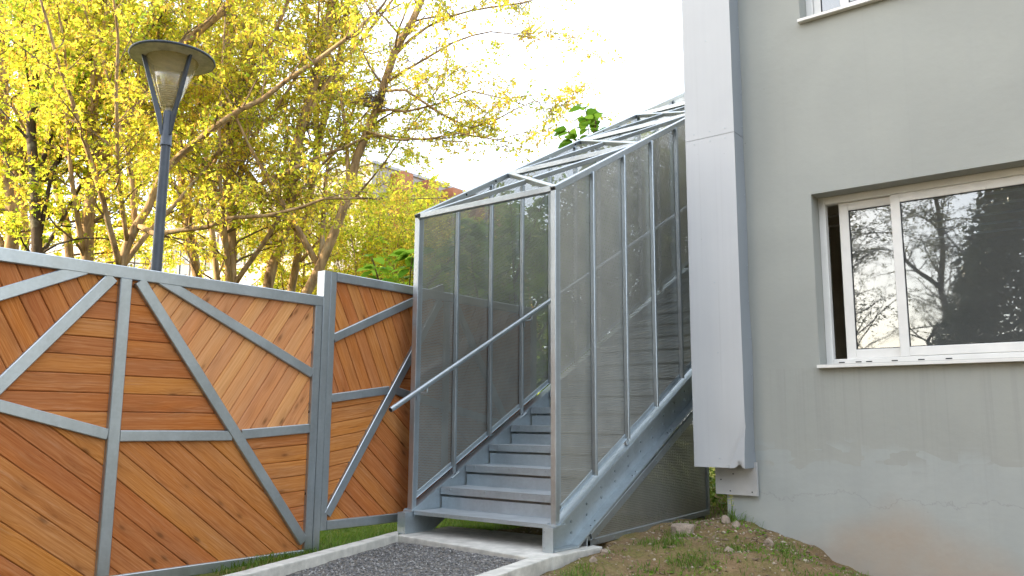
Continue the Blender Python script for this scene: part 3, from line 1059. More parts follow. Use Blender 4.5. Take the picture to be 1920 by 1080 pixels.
def side(x, ys, out, mats):
    # x: plane of the sheet; out: +1 or -1 towards the outside
    scr = []
    for i, y in enumerate(ys):
        zlow = 0.187 if i == 0 else zbt(y) - 0.012
        if out > 0:
            xp = x + 0.022
            w, d = 0.040, 0.030
        else:
            xp = x + 0.026
            w, d = 0.042, 0.030
        if i == 0:
            xp, w, d = (x + 0.0, 0.05, 0.05) if out > 0 else (x + 0.006, 0.06, 0.05)
        o = post(xp, y, zlow, w, d)
        # flat flange along the post that clamps the sheet
        fl = MB()
        fx = x + (0.003 if out > 0 else 0.003)
        yy = y + (0.025 if i == 0 else 0.015)
        fl.extrude([(fx, yy, zbt(yy) + 0.01), (fx, yy + 0.036, zbt(yy + 0.036) + 0.01), (fx, yy + 0.036, zr(yy + 0.036) - 0.03), (fx, yy, zr(yy) - 0.03)], (0.004, 0, 0))
        for z in np.arange(zbt(y) + 0.15, zr(y) - 0.1, 0.42):
            z = z + (i % 3) * 0.07
            fl.tube([(fx + 0.004, yy + 0.018, z), (fx + 0.009, yy + 0.018, z)], 0.006, 6)
        fl.build("flange", M['steel_pale'], o)
        if i == 0:
            foot(xp, y, 0.172, o)
        if i < len(ys) - 1:
            screen_panel(x, y + 0.0, ys[i + 1], out)
    # sloping top rail and bottom frame
    y1 = ys[-1]
    mb = MB()
    mb.bar((x + 0.002, ys[0] - 0.024, zr(ys[0] - 0.024)), (x + 0.002, y1, zr(y1)), 0.05, 0.05)
    r = mb.build("top_rail", M['steel'], st)
    mb = MB()
    d = Vector((0, 1, K)).normalized()
    c = Vector((x + 0.002, ys[0] - 0.0245, zr(ys[0] - 0.024)))
    mb.bar(c, c - d * 0.001, 0.036, 0.036, ch=0.001)
    mb.build("open_end", M['dark'], r)
    mb = MB()
    ya = ys[0] + 0.03
    mb.bar((x + 0.005, ya, zbt(ya) - 0.004), (x + 0.005, y1, zbt(y1) - 0.004), 0.045, 0.006)
    mb.bar((x + 0.004, ya, zbt(ya) + 0.016), (x + 0.004, y1, zbt(y1) + 0.016), 0.006, 0.036)
    mb.build("bottom_frame", M['steel_pale'], st)


side(XR, PY, 1, None)
side(XL, PYL, -1, None)

# small brackets between the cage and the stringers
for y in (6.0, 7.6):
    mb = MB()
    z = zbt(y) - 0.008
    mb.bar((XR + 0.005, y, z), (XR + 0.005, y, z - 0.055), 0.03, 0.03)
    mb.bar((XR + 0.01, y - 0.05, z - 0.062 - 0.05 * K), (XR + 0.01, y + 0.05, z - 0.062 + 0.05 * K), 0.07, 0.008)
    mb.build("bracket", M['steel_pale'], st)
for y in PYL[1::2]:
    mb = MB()
    z = zbt(y) - 0.008
    mb.bar((XL + 0.03, y, z), (XL + 0.03, y, z - 0.07), 0.03, 0.03)
    mb.bar((XL + 0.02, y - 0.05, z - 0.074 - 0.05 * K), (XL + 0.02, y + 0.05, z - 0.074 + 0.05 * K), 0.07, 0.008)
    mb.build("bracket", M['steel_pale'], st)

# roof: level cross beams with a pair of diagonals in every bay
BY = [5.0, 6.3, 7.6, 8.9]
for i, y in enumerate(BY):
    mb = MB()
    z = zr(y)
    ya, za = (y - 0.0, z) if i else (y - 0.001, z)
    mb.bar((XL + 0.033, ya, za), (XR - 0.026, ya, za), 0.048, 0.048, (0, 1, 0))
    r = mb.build("cross_beam", M['steel'], st)
    if i == 0:
        mb = MB()
        mb.bar((XL + 0.032, ya - 0.0255, za), (XL + 0.066, ya - 0.0255, za), 0.002, 0.036, (0, 1, 0), ch=0.0005)
        mb.build("open_end", M['dark'], r)
    if i < len(BY) - 1:
        yn = BY[i + 1]
        a = Vector((XR - 0.03, y + 0.03, zr(y + 0.03)))
        b = Vector((XL + 0.03, yn - 0.03, zr(yn - 0.03)))
        nrm = Vector((0, -K, 1)).normalized()
        mb = MB(); mb.bar(a, b, 0.044, 0.044, nrm); mb.build("brace", M['steel'], st)
        c = Vector((XL + 0.03, y + 0.03, zr(y + 0.03)))
        d = Vector((XR - 0.03, yn - 0.03, zr(yn - 0.03)))
        mid = (a + b) / 2
        e = (d - c).normalized()
        mb = MB()
        mb.bar(c, mid - e * 0.036, 0.042, 0.042, nrm)
        mb.build("brace", M['steel'], st)
        mb = MB()
        mb.bar(mid + e * 0.036, d, 0.042, 0.042, nrm)
        mb.build("brace", M['steel'], st)
mb = MB()
for y in (5.62, 6.05, 7.45, 8.05):
    mb.tube([(XL + 0.0275, y, zr(y)), (XL + 0.0285, y, zr(y))], 0.012, 10)
mb.build("drill_hole", M['dark'], st)

# handrail on the far wall
hz = lambda y: 0.996 + 0.526 * (y - 4.608)
hr = MB()
pts = [(-4.93, 4.62 + i * 0.4, hz(4.62 + i * 0.4)) for i in range(15)]
hr.tube(pts, 0.0225, 14)
h = hr.build("handrail", M['steel'], st, smooth=True)
h.data.set_sharp_from_angle(angle=0.8)
mb = MB()
p0 = Vector(pts[0]); d = Vector((0, 1, 0.526)).normalized()
mb.tube([p0 - d * 0.0005, p0 - d * 0.0015], 0.0185, 14)
mb.build("open_end", M['dark'], h)
for i in (0, 3, 5, 7, 9):
    y = PYL[i] + 0.01
    mb = MB()
    z = hz(y)
    mb.tube([(-4.93, y, z - 0.022), (-4.93, y, z - 0.06), (-4.945, y, z - 0.07), (XL + 0.036, y, z - 0.07)], 0.0065, 8)
    mb.box(XL + 0.042, XL + 0.047, y - 0.018, y + 0.018, z - 0.13, z - 0.05)
    mb.build("handrail_bracket", M['steel_pale'], h)

# screen below the flight
ls = MB()
XS = -3.554
tb = lambda y: -0.005 + 0.033 * (y - 5.4)
ttop = lambda y: 0.185 + K * (y - 5.72)
ls.bar((XS, 5.36, tb(5.36) + 0.025), (XS, 7.45, tb(7.45) + 0.025), 0.03, 0.05)
ls.bar((XS, 7.44, tb(7.44) + 0.05), (XS, 7.44, ttop(7.44) - 0.03), 0.03, 0.045)
ls.bar((XS, 5.375, tb(5.375) - 0.015), (XS, 5.375, tb(5.375) + 0.075), 0.03, 0.045)
ls.bar((XS, 5.42, ttop(5.42) + 0.035), (XS, 7.45, ttop(7.45) + 0.0), 0.03, 0.065)
lo = ls.build("lower_frame", M['steel'], st)
mb = MB()
q = [(5.40, tb(5.40) + 0.04), (7.43, tb(7.43) + 0.04), (7.43, ttop(7.43)), (5.45, ttop(5.45) + 0.02)]
mb.poly([(XS - 0.003, y, z) for y, z in q])
o = mb.build("perforated_panel", M['screen'], lo, fix=False)
uv = o.data.uv_layers.new(name="UVMap")
for k, (y, z) in enumerate(q):
    uv.data[k].uv = (y, z)
mb = MB()
for i in range(9):
    y = 5.5 + i * 0.235
    mb.tube([(XS + 0.015, y, tb(y) + 0.025), (XS + 0.020, y, tb(y) + 0.025)], 0.006, 6)
    mb.tube([(XS + 0.015, y, ttop(y) + 0.01), (XS + 0.020, y, ttop(y) + 0.01)], 0.006, 6)
tag(mb.build("bolts", M['steel_pale'], lo), kind='stuff')

# added screen, put in to darken the view under the flight
bs = MB()
bs.bar((-5.03, 7.47, -0.02), (-3.6, 7.47, 0.03), 0.03, 0.05, (0, 1, 0))
bs.bar((-5.03, 7.47, 1.08), (-3.6, 7.47, 1.08), 0.03, 0.05, (0, 1, 0))
bo = bs.build("added_back_frame", M['steel'], st)
mb = MB()
mb.poly([(-5.03, 7.472, 0.0), (-3.6, 7.472, 0.0), (-3.6, 7.472, 1.08), (-5.03, 7.472, 1.08)])
o = mb.build("perforated_panel", M['screen'], bo, fix=False)
uv = o.data.uv_layers.new(name="UVMap")
for k, (x, z) in enumerate([(-5.03, 0.0), (-3.6, 0.0), (-3.6, 1.08), (-5.03, 1.08)]):
    uv.data[k].uv = (x, z)

# ------------------------------------------------------------------ timber fence and gate in steel frames
FX = -5.25


def clip(poly, nx, ny, d):
    """keep the side where nx*x+ny*y >= d"""
    out = []
    for i in range(len(poly)):
        a, b = poly[i], poly[(i + 1) % len(poly)]
        da = nx * a[0] + ny * a[1] - d
        db = nx * b[0] + ny * b[1] - d
        if da >= 0:
            out.append(a)
        if (da >= 0) != (db >= 0):
            t = da / (da - db)
            out.append((a[0] + (b[0] - a[0]) * t, a[1] + (b[1] - a[1]) * t))
    return out


def area(p):
    return abs(sum(p[i][0] * p[(i + 1) % len(p)][1] - p[(i + 1) % len(p)][0] * p[i][1] for i in range(len(p)))) / 2


def boards(cell, ang, width, par, x, phase=0.0, wood='wood'):
    a = math.radians(ang)
    u = (math.cos(a), math.sin(a)); v = (-math.sin(a), math.cos(a))
    loc = [(p[0] * u[0] + p[1] * u[1], p[0] * v[0] + p[1] * v[1]) for p in cell]
    v0 = min(p[1] for p in loc); v1 = max(p[1] for p in loc)
    k = math.floor((v0 - phase) / width)
    while phase + k * width < v1:
        lo, hi = phase + k * width, phase + (k + 1) * width
        k += 1
        pl = clip(clip(loc, 0, 1, lo + 0.0001), 0, -1, -(hi - 0.0001))
        if len(pl) < 3 or area(pl) < 4e-4:
            continue
        q = [pl[0]]
        for p in pl[1:]:
            if (p[0] - q[-1][0]) ** 2 + (p[1] - q[-1][1]) ** 2 > 1e-6:
                q.append(p)
        if len(q) < 3:
            continue
        cu = sum(p[0] for p in q) / len(q); cv = (lo + hi) / 2
        dz = rnd.uniform(-0.0015, 0.0015)
        bm = bmesh.new()

        def slab(poly, z0, z1, bev):
            top = [bm.verts.new((p[0] - cu, p[1] - cv, z1)) for p in poly]
            bot = [bm.verts.new((p[0] - cu, p[1] - cv, z0)) for p in poly]
            n = len(poly)
            fs = [bm.faces.new(top), bm.faces.new(bot[::-1])]
            for i in range(n):
                fs.append(bm.faces.new((top[i], bot[i], bot[(i + 1) % n], top[(i + 1) % n])))
            bmesh.ops.recalc_face_normals(bm, faces=fs)
            if bev:
                ts = set(top)
                eds = [e for e in bm.edges if e.verts[0] in ts and e.verts[1] in ts and abs(e.verts[0].co.y - e.verts[1].co.y) < 1e-4 and e.calc_length() > 0.02]
                if eds:
                    bmesh.ops.bevel(bm, geom=eds, offset=0.0045, segments=1, affect='EDGES')

        slab(q, -0.024, -0.0115, False)            # tongue that closes the joint
        fr_ = clip(clip(q, 0, 1, lo + 0.0022), 0, -1, -(hi - 0.0022))
        f2 = []
        for p in fr_:
            if not f2 or (p[0] - f2[-1][0]) ** 2 + (p[1] - f2[-1][1]) ** 2 > 1e-6:
                f2.append(p)
        if len(f2) > 2 and (f2[0][0] - f2[-1][0]) ** 2 + (f2[0][1] - f2[-1][1]) ** 2 < 1e-6:
            f2.pop()
        if len(f2) > 2:
            slab(f2, -0.0114, dz, True)
        me = bpy.data.meshes.new("board")
        bm.to_mesh(me); bm.free()
        me.materials.append(M[wood])
        o = bpy.data.objects.new("board", me)
        COL.objects.link(o)
        o.parent = par
        cy = cu * u[0] + cv * v[0]; cz = cu * u[1] + cv * v[1]
        R = Matrix(((0, 0, 1, 0), (u[0], v[0], 0, 0), (u[1], v[1], 0, 0), (0, 0, 0, 1)))
        o.matrix_basis = Matrix.Translation(Vector((x, cy, cz)) - wloc(par)) @ R


def member(name, a, b, par, w=0.075, x=FX, dep=0.055, ch=0.005):
    mb = MB()
    mb.bar((x - dep / 2, a[0], a[1]), (x - dep / 2, b[0], b[1]), dep, w, (1, 0, 0), ch)
    return mb.build(name, M['steel'], par)


XB = FX - 0.032         # face of the boards
fence = root("timber_fence", "fence panel of orange larch boards in a fan shaped steel frame", "fence", (FX, 2.5, -0.1))
T, Bm = 1.855, -0.075
# outline
member("top_rail", (0.7, T), (4.157, T), fence, 0.082)
member("bottom_rail", (0.7, Bm + 0.0), (4.08, Bm - 0.012), fence, 0.07)
member("stile", (4.12, Bm + 0.024), (4.12, T - 0.0415), fence, 0.07)
member("stile", (0.735, Bm + 0.036), (0.735, T - 0.0415), fence, 0.07)
# fan of bars; each kind a hair prouder than the last so that crossings never share a plane
member("bar", (2.567, Bm + 0.036), (2.562, T - 0.0415), fence, 0.078, FX + 0.0025)
member("bar", (2.475, 1.813), (1.0, 0.02), fence, 0.078, FX - 0.002)
member("bar", (2.30, 1.842), (0.772, 1.115), fence, 0.076, FX - 0.003)
member("bar", (2.654, 1.813), (4.075, 0.01), fence, 0.078, FX + 0.0015)
member("bar", (2.80, 1.842), (4.085, 1.278), fence, 0.072, FX - 0.003)
member("bar", (0.772, 1.28), (2.527, 0.818), fence, 0.07, FX - 0.0045)
member("bar", (2.607, 0.808), (3.41, 0.803), fence, 0.07, FX - 0.0045)
member("bar", (3.49, 0.811), (4.083, 0.853), fence, 0.07, FX - 0.0045)
mb = MB()
for z in (1.60, 0.98, 0.36):
    mb.tube([(FX - 0.03, 4.0845, z), (FX - 0.03, 4.0838, z)], 0.012, 10)
mb.build("drill_hole", M['dark'], fence)
# cells
V = 2.565
boards([(1.0, 0.02), (2.475, 1.813), (2.30, 1.842), (0.74, 1.10), (0.74, 0.02)], -60, 0.118, fence, XB, 0.02)
boards([(2.30, 1.842), (0.74, 1.10), (0.74, 1.842)], -63, 0.118, fence, XB, 0.05)
boards([(2.475, 1.813), (V, 1.813), (V, 0.812), (1.57, 1.07), (1.72, 0.90)], 0, 0.116, fence, XB, 0.03) if False else None
boards([(V, 1.84), (V, 0.812), (1.735, 1.03), (1.86, 1.06), (2.475, 1.813), (2.50, 1.84)][0:2] + [(1.70, 1.04), (1.80, 0.99 + 0.0), (2.475, 1.813), (2.50, 1.84)][0:0] + [(1.76, 1.022), (1.832, 1.033), (2.475, 1.813), (2.50, 1.84)], 0, 0.116, fence, XB, 0.03)
boards([(V, 1.84), (2.64, 1.84), (3.44, 0.803), (V, 0.808)], 0, 0.116, fence, XB, 0.03)
boards([(2.66, 1.82), (2.80, 1.842), (4.085, 1.278), (4.085, 0.853), (3.45, 0.808)], 57, 0.108, fence, XB, 0.06, 'wood_pale')
boards([(2.80, 1.842), (4.085, 1.842), (4.085, 1.278)], 57, 0.108, fence, XB, 0.06, 'wood_pale')
boards([(0.74, 1.28), (V, 0.808), (V, -0.06), (0.74, -0.06)], -36, 0.140, fence, XB, 0.03)
boards([(V, 0.808), (3.45, 0.803), (4.085, 0.0), (4.085, -0.07), (V, -0.06)], -38, 0.140, fence, XB, 0.08)
boards([(3.45, 0.805), (4.085, 0.853), (4.085, 0.0)], 3.5, 0.115, fence, XB, 0.02)

# post shared by fence and gate
mb = MB()
mb.bar((FX - 0.045, 4.189, -0.35), (FX - 0.045, 4.189, 2.108), 0.095, 0.062)
po = mb.build("gate_post", M['steel'], None)
tag(po, "square galvanized post between the fence panel and the gate", "post")

gate = root("timber_gate", "tall gate of larch boards in a steel frame beside the stairs", "gate", (FX, 4.25, 0.1))
member("stile", (4.256, 0.075), (4.256, 2.108), gate, 0.062)
member("top_rail", (4.288, 2.072), (7.0, 2.072), gate, 0.075)
member("bottom_rail", (4.288, 0.108), (7.0, 0.095), gate, 0.072)
member("stile", (6.965, 0.131), (6.965, 2.034), gate, 0.07)
gn = (4.935, 1.182)
top_n = (5.34, 1.80)
member("bar", (4.285, 1.57), (5.55, 2.15 - 0.0), gate, 0.070, FX - 0.003)
member("bar", (4.29, 0.19), (5.52, 2.02), gate, 0.072, FX + 0.0015)
member("bar", (4.288, 1.09), (4.905, 1.176), gate, 0.068, FX - 0.0045)
member("bar", (4.975, 1.176), (6.93, 0.80), gate, 0.068, FX - 0.0045)
member("bar", (5.62, 2.03), (5.63, 0.14), gate, 0.07, FX - 0.006)
member("bar", (5.72, 2.03), (6.92, 0.35), gate, 0.07, FX - 0.001)
boards([(4.285, 1.57), (4.285, 2.036), (5.30, 2.036)], -62, 0.112, gate, XB, 0.03)
boards([(4.285, 1.09), (4.94, 1.18), (5.53, 2.04), (5.30, 2.036), (4.285, 1.57)], -64, 0.112, gate, XB, 0.07)
boards([(4.285, 1.09), (4.94, 1.18), (4.29, 0.19)], 8.5, 0.112, gate, XB, 0.02)
boards([(4.29, 0.19), (4.94, 1.18), (5.625, 1.05), (5.625, 0.14), (4.29, 0.14)], -40, 0.135, gate, XB, 0.05)
boards([(4.94, 1.18), (5.53, 2.036), (5.625, 2.036), (5.625, 1.05)], 0, 0.112, gate, XB, 0.05)
boards([(5.625, 2.036), (6.93, 2.036), (6.93, 0.80), (5.625, 1.05)], 57, 0.112, gate, XB, 0.05)
boards([(5.625, 1.05), (6.93, 0.80), (6.93, 0.14), (5.625, 0.14)], -38, 0.135, gate, XB, 0.05)

# ------------------------------------------------------------------ street lamp
LC = (-6.77, 3.552)
lamp = root("street_lamp", "anthracite street lamp with round hood and clear cone behind the fence", "street lamp", (LC[0], LC[1], -0.2))
mb = MB()
mb.lathe([(0.0, -0.3), (0.050, -0.3), (0.047, 1.6), (0.041, 3.30), (0.0, 3.30)], (LC[0], LC[1], 0), 20)
mb.build("pole", M['lamp_paint'], lamp, smooth=True).data.set_sharp_from_angle(angle=0.7)
mb = MB()
mb.lathe([(0.0, 3.30), (0.051, 3.30), (0.051, 3.315), (0.047, 3.32), (0.042, 3.60), (0.036, 3.62), (0.0, 3.62)], (LC[0], LC[1], 0), 20)
mb.build("collar", M['lamp_paint'], lamp, smooth=True).data.set_sharp_from_angle(angle=0.7)
ZD = 4.10
for k in range(3):
    a = math.radians(120 * k + 8)
    dx, dy = math.cos(a), math.sin(a)
    px, py = -dy, dx
    prof = [(0.040, 3.40), (0.050, 3.56), (0.222, ZD + 0.0), (0.256, ZD + 0.0), (0.092, 3.55), (0.056, 3.40)]
    mb = MB()
    mb.extrude([(LC[0] + r * dx - px * 0.011, LC[1] + r * dy - py * 0.011, z) for r, z in prof], (px * 0.022, py * 0.022, 0))
    mb.build("arm", M['lamp_paint'], lamp)
mb = MB()
mb.lathe([(0.062, 3.645), (0.066, 3.65), (0.222, ZD - 0.004), (0.219, ZD - 0.004), (0.063, 3.652), (0.0, 3.65)], (LC[0], LC[1], 0), 40)
mb.build("lamp_cone", M['lampglass'], lamp, smooth=True)
for i in range(10):
    z = 3.665 + i * 0.0185
    r = 0.052 + i * 0.0052
    mb = MB()
    mb.lathe([(r * 0.72, 0.0), (r, -0.0045), (r + 0.002, 0.0), (r, 0.004), (r * 0.72, 0.006), (r * 0.72, 0.0)], (LC[0], LC[1], z), 28)
    mb.build("louvre_ring", M['ring'], lamp, smooth=True)
mb = MB()
mb.lathe([(0.0, 3.622), (0.03, 3.622), (0.026, 3.66), (0.02, 3.70), (0.0, 3.705)], (LC[0], LC[1], 0), 16)
mb.build("lamp_holder", M['ring'], lamp, smooth=True)
mb = MB()
mb.lathe([(0.0, 0.002), (0.205, 0.002), (0.23, -0.006), (0.245, 0.002), (0.352, 0.010)], (LC[0], LC[1], ZD), 56)
mb.build("reflector", M['lamp_under'], lamp, smooth=True, fix=False)
mb = MB()
mb.lathe([(0.353, 0.007), (0.366, 0.016), (0.362, 0.028), (0.25, 0.060), (0.10, 0.082), (0.0, 0.085)], (LC[0], LC[1], ZD), 56)
mb.build("hood", M['lamp_paint'], lamp, smooth=True)

# ------------------------------------------------------------------ trees
def catmull(pts, step=0.35):
    P = [np.array(p, float) for p in pts]
    P = [2 * P[0] - P[1]] + P + [2 * P[-1] - P[-2]]
    out = []
    for i in range(1, len(P) - 2):
        n = max(1, int(np.linalg.norm(P[i + 1] - P[i]) / step))
        for k in range(n):
            t = k / n
            out.append(0.5 * ((2 * P[i]) + (-P[i - 1] + P[i + 1]) * t + (2 * P[i - 1] - 5 * P[i] + 4 * P[i + 1] - P[i + 2]) * t * t + (-P[i - 1] + 3 * P[i] - 3 * P[i + 1] + P[i + 2]) * t ** 3))
    out.append(P[-2])
    return out


def leaf_mesh(pos, size, droop, rng, flat=0.5):
    """lobed leaves: two quads folded along the midrib"""
    n = len(pos)
    th = rng.uniform(0, 2 * math.pi, n)
    el = rng.normal(-droop, 0.5, n)
    d = np.stack([np.cos(th) * np.cos(el), np.sin(th) * np.cos(el), np.sin(el)], 1)
    r = rng.normal(0, 1, (n, 3)); r[:, 2] += flat
    s = np.cross(d, r); s /= np.linalg.norm(s, axis=1)[:, None] + 1e-9
    nn = np.cross(s, d)
    L = size[:, None]
    wv = rng.uniform(0.22, 0.38, n)[:, None]
    fo = rng.uniform(0.05, 0.25, n)[:, None]
    base = pos
    tip = pos + d * L
    lo1 = pos + d * L * 0.42 + s * L * wv + nn * L * fo
    no1 = pos + d * L * 0.60 + s * L * wv * 0.38 + nn * L * fo * 0.4
    lo2 = pos + d * L * 0.42 - s * L * wv + nn * L * fo
    no2 = pos + d * L * 0.60 - s * L * wv * 0.38 + nn * L * fo * 0.4
    v = np.stack([base, lo1, no1, tip, no2, lo2], 1).reshape(-1, 3)
    i = np.arange(n)[:, None] * 6
    f = np.concatenate([i + np.array([[0, 1, 2, 3]]), i + np.array([[0, 3, 4, 5]])], 0)
    return v, f


def strip_mesh(pos, length, rng):
    """hanging catkins: thin crossed strips"""
    n = len(pos)
    a = rng.uniform(0, math.pi, n)
    s = np.stack([np.cos(a), np.sin(a), np.zeros(n)], 1) * 0.007
    t = np.stack([-np.sin(a), np.cos(a), np.zeros(n)], 1) * 0.007
    end = pos + np.stack([rng.normal(0, 0.012, n), rng.normal(0, 0.012, n), -length], 1)
    v = np.stack([pos - s, pos + s, end + s * 0.6, end - s * 0.6, pos - t, pos + t, end + t * 0.6, end - t * 0.6], 1).reshape(-1, 3)
    i = np.arange(n)[:, None] * 8
    f = np.concatenate([i + np.array([[0, 1, 2, 3]]), i + np.array([[4, 5, 6, 7]])], 0)
    return v, f


def grow(limbs, seed, spacing, blen, twigs, lpt, lsize, skip=0.3, rside=None, droop=0.25, ztop=12.0, zlow=0.0):
    """limbs: list of (points, r0, r1). Returns trunk MB, branch MB, leaf positions, leaf sizes, catkin positions"""
    R = random.Random(seed)
    tm, bmx = MB(), MB()
    lp, cp = [], []
    for li, (pts, r0, r1) in enumerate(limbs):
        c = catmull(pts)
        n = len(c)
        for i in range(1, n - 1):
            c[i] = c[i] + np.array([R.gauss(0, 0.012), R.gauss(0, 0.012), 0])
        rad = [r0 + (r1 - r0) * (i / (n - 1)) ** 0.85 for i in range(n)]
        if li == 0:
            rad[0] *= 1.25
        tm.tube(c, rad, 9 if r0 > 0.06 else 6)
        cum = [0.0]
        for i in range(1, n):
            cum.append(cum[-1] + np.linalg.norm(c[i] - c[i - 1]))
        tot = cum[-1]
        s = tot * (skip if li == 0 else 0.12)
        while s < tot:
            i = max(1, next((k for k in range(n) if cum[k] >= s), n - 1))
            base = c[i]
            ax = c[i] - c[i - 1]; ax = ax / (np.linalg.norm(ax) + 1e-9)
            th = R.uniform(0, 2 * math.pi)
            d = np.array([math.cos(th), math.sin(th), R.uniform(-0.15, 0.75)]) + ax * R.uniform(0.2, 0.9)
            d /= np.linalg.norm(d)
            L = blen * R.uniform(0.55, 1.25) * (1.0 if li == 0 else 0.75)
            branch(base, d, L, max(0.006, min(rad[i] * 0.42, 0.026)), R, bmx, lp, cp, twigs, lpt, droop, zlow)
            s += spacing * R.uniform(0.6, 1.4)
        e = c[-1]; ax = c[-1] - c[-2]; ax = ax / np.linalg.norm(ax)
        branch(e, ax, blen, r1 * 0.9, R, bmx, lp, cp, twigs, lpt, droop, zlow)
    return tm, bmx, lp, cp


def branch(base, d, L, r, R, bmx, lp, cp, twigs, lpt, droop, zlow):
    n = max(4, int(L / 0.22))
    pts = [base]
    dd = d.copy()
    for i in range(n):
        dd = dd + np.array([R.gauss(0, 0.17), R.gauss(0, 0.17), R.gauss(0.0, 0.13) - 0.03 * i / n])
        dd /= np.linalg.norm(dd)
        pts.append(pts[-1] + dd * L / n)
    bmx.tube(pts, [max(0.0035, r * (1 - 0.8 * i / n)) for i in range(n + 1)], 4, caps=False)
    for k in range(twigs):
        i = R.randint(max(1, n // 4), n)
        b = pts[i]
        if b[2] < zlow:
            continue
        t = np.array([R.gauss(0, 1), R.gauss(0, 1), R.gauss(0.1, 0.6)]) + dd * 0.8
        t /= np.linalg.norm(t)
        tl = R.uniform(0.22, 0.62)
        tp = [b]
        for q in range(3):
            t = t + np.array([R.gauss(0, 0.2), R.gauss(0, 0.2), R.gauss(-0.05, 0.15)])
            t /= np.linalg.norm(t)
            tp.append(tp[-1] + t * tl / 3)
        bmx.tube(tp, [0.0045, 0.004, 0.003, 0.002], 3, caps=False)
        for q in range(lpt):
            f = R.uniform(0.25, 1.0) * 3
            j = min(2, int(f))
            p = tp[j] + (tp[j + 1] - tp[j]) * (f - j) + np.array([R.gauss(0, 0.03), R.gauss(0, 0.03), R.gauss(-0.01, 0.03)])
            lp.append(p)
        if R.random() < 0.8:
            cp.append(tp[3]); cp.append(tp[2])


def plant_tree(name, label, cat, limbs, seed, spacing=0.30, blen=1.5, twigs=11, lpt=11, lsize=(0.055, 0.11), skip=0.28, droop=0.35, leaf='leaf', bark='bark', catkins=True, group=None, zlow=0.0, tint=(0.15, 0.95), drop=None, stems=0):
    base = limbs[0][0][0]
    t = root(name, label, cat, (base[0], base[1], base[2]), group)
    if stems:
        Rs = random.Random(seed * 7 + 1)
        c0 = limbs[0][0]
        limbs = list(limbs)
        for q in range(stems):
            i0 = Rs.randint(2, max(2, len(c0) // 2))
            p0 = np.array(c0[i0])
            d0 = np.array([Rs.gauss(0, 0.45), Rs.gauss(0, 0.45), 1.0])
            pp = [tuple(p0)]
            for w_ in range(4):
                d0 = d0 + np.array([Rs.gauss(0, 0.12), Rs.gauss(0, 0.12), 0.1])
                pp.append(tuple(np.array(pp[-1]) + d0 / np.linalg.norm(d0) * Rs.uniform(0.9, 1.4)))
            limbs.append((pp, limbs[0][1] * Rs.uniform(0.34, 0.5), 0.014))
    tm, bmx, lp, cp = grow(limbs, seed, spacing, blen, twigs, lpt, lsize, skip, None, droop, zlow=zlow)
    tm.build("trunk", M[bark], t, smooth=True, fix=False)
    bmx.build("branches", M['twig'] if bark == 'bark' else M[bark], t, fix=False)
    rg = np.random.default_rng(seed)
    lp = np.array(lp)
    if drop is not None:
        lp = lp[drop(lp, rg)]
    if len(lp):
        n = len(lp)
        v, f = leaf_mesh(lp, rg.uniform(lsize[0], lsize[1], n), droop, rg)
        # neighbouring leaves share a shade, single leaves scatter round it
        cl = np.sin(lp[:, 0] * 2.3 + seed) * np.sin(lp[:, 1] * 2.9 + 1.3 * seed) * np.sin(lp[:, 2] * 2.6)
        tn = np.clip(tint[0] + (tint[1] - tint[0]) * (0.5 + 0.30 * cl + rg.normal(0, 0.24, n)), 0, 1)
        np_mesh("crown", v, f, M[leaf], t, np.repeat(tn, 6))
    if catkins and len(cp):
        cp = np.array(cp)
        if drop is not None:
            cp = cp[drop(cp, rg)]
        v, f = strip_mesh(cp, rg.uniform(0.05, 0.12, len(cp)), rg)
        np_mesh("catkins", v, f, M['catkin'], t, np.repeat(rg.uniform(0, 1, len(cp)), 8))
    return t


def rootdown(pts):
    """carry a trunk down into the ground"""
    a, b = np.array(pts[0]), np.array(pts[1])
    d = (a - b) / max(0.05, (b - a)[2])
    z = float(gh(a[0], a[1])) - 0.15
    k = (a[2] - z)
    g0 = (a[0] + d[0] * k * 0.55, a[1] + d[1] * k * 0.55, z)
    m = (a[0] + d[0] * k * 0.36, a[1] + d[1] * k * 0.36, (a[2] + z) / 2)
    return [g0, m] + list(pts)


def ext(pts, n=3, step=1.1, seed=0):
    """carry a trunk on above the frame"""
    R = random.Random(seed)
    out = list(pts)
    d = np.array(pts[-1]) - np.array(pts[-2]); d /= np.linalg.norm(d)
    for i in range(n):
        d = d + np.array([R.gauss(0, 0.15), R.gauss(0, 0.15), 0.15]); d /= np.linalg.norm(d)
        out.append(tuple(np.array(out[-1]) + d * step))
    return out


A = [(-18.84, 6.71, 4.16), (-18.9, 6.66, 5.2), (-19.07, 6.52, 6.37), (-19.24, 6.39, 7.57), (-19.38, 6.28, 8.79), (-19.5, 6.18, 10.04)]
Ab = [(-24.06, 8.94, 5.12), (-24.21, 8.81, 6.76), (-24.38, 8.68, 8.28), (-24.55, 8.54, 9.84), (-24.68, 8.44, 11.76)]
B = [(-14.61, 5.61, 3.5), (-14.74, 5.5, 4.78), (-14.86, 5.41, 5.91), (-14.91, 5.37, 6.98), (-14.94, 5.34, 7.97), (-14.98, 5.31, 8.98)]
Ct = [(-15.97, 6.7, 3.93), (-16.08, 6.61, 4.56), (-16.23, 6.49, 5.13), (-16.37, 6.38, 5.66), (-16.45, 6.31, 6.2), (-16.49, 6.28, 6.87), (-16.49, 6.28, 7.64), (-16.54, 6.24, 8.52), (-16.58, 6.21, 9.54)]
D = [(-14.5, 6.33, 3.6), (-14.51, 6.32, 4.26), (-14.5, 6.33, 4.84), (-14.49, 6.34, 5.32), (-14.54, 6.3, 5.81), (-14.61, 6.24, 6.41), (-14.59, 6.26, 6.91), (-14.57, 6.28, 7.52), (-14.57, 6.28, 8.24), (-14.58, 6.27, 9.08)]
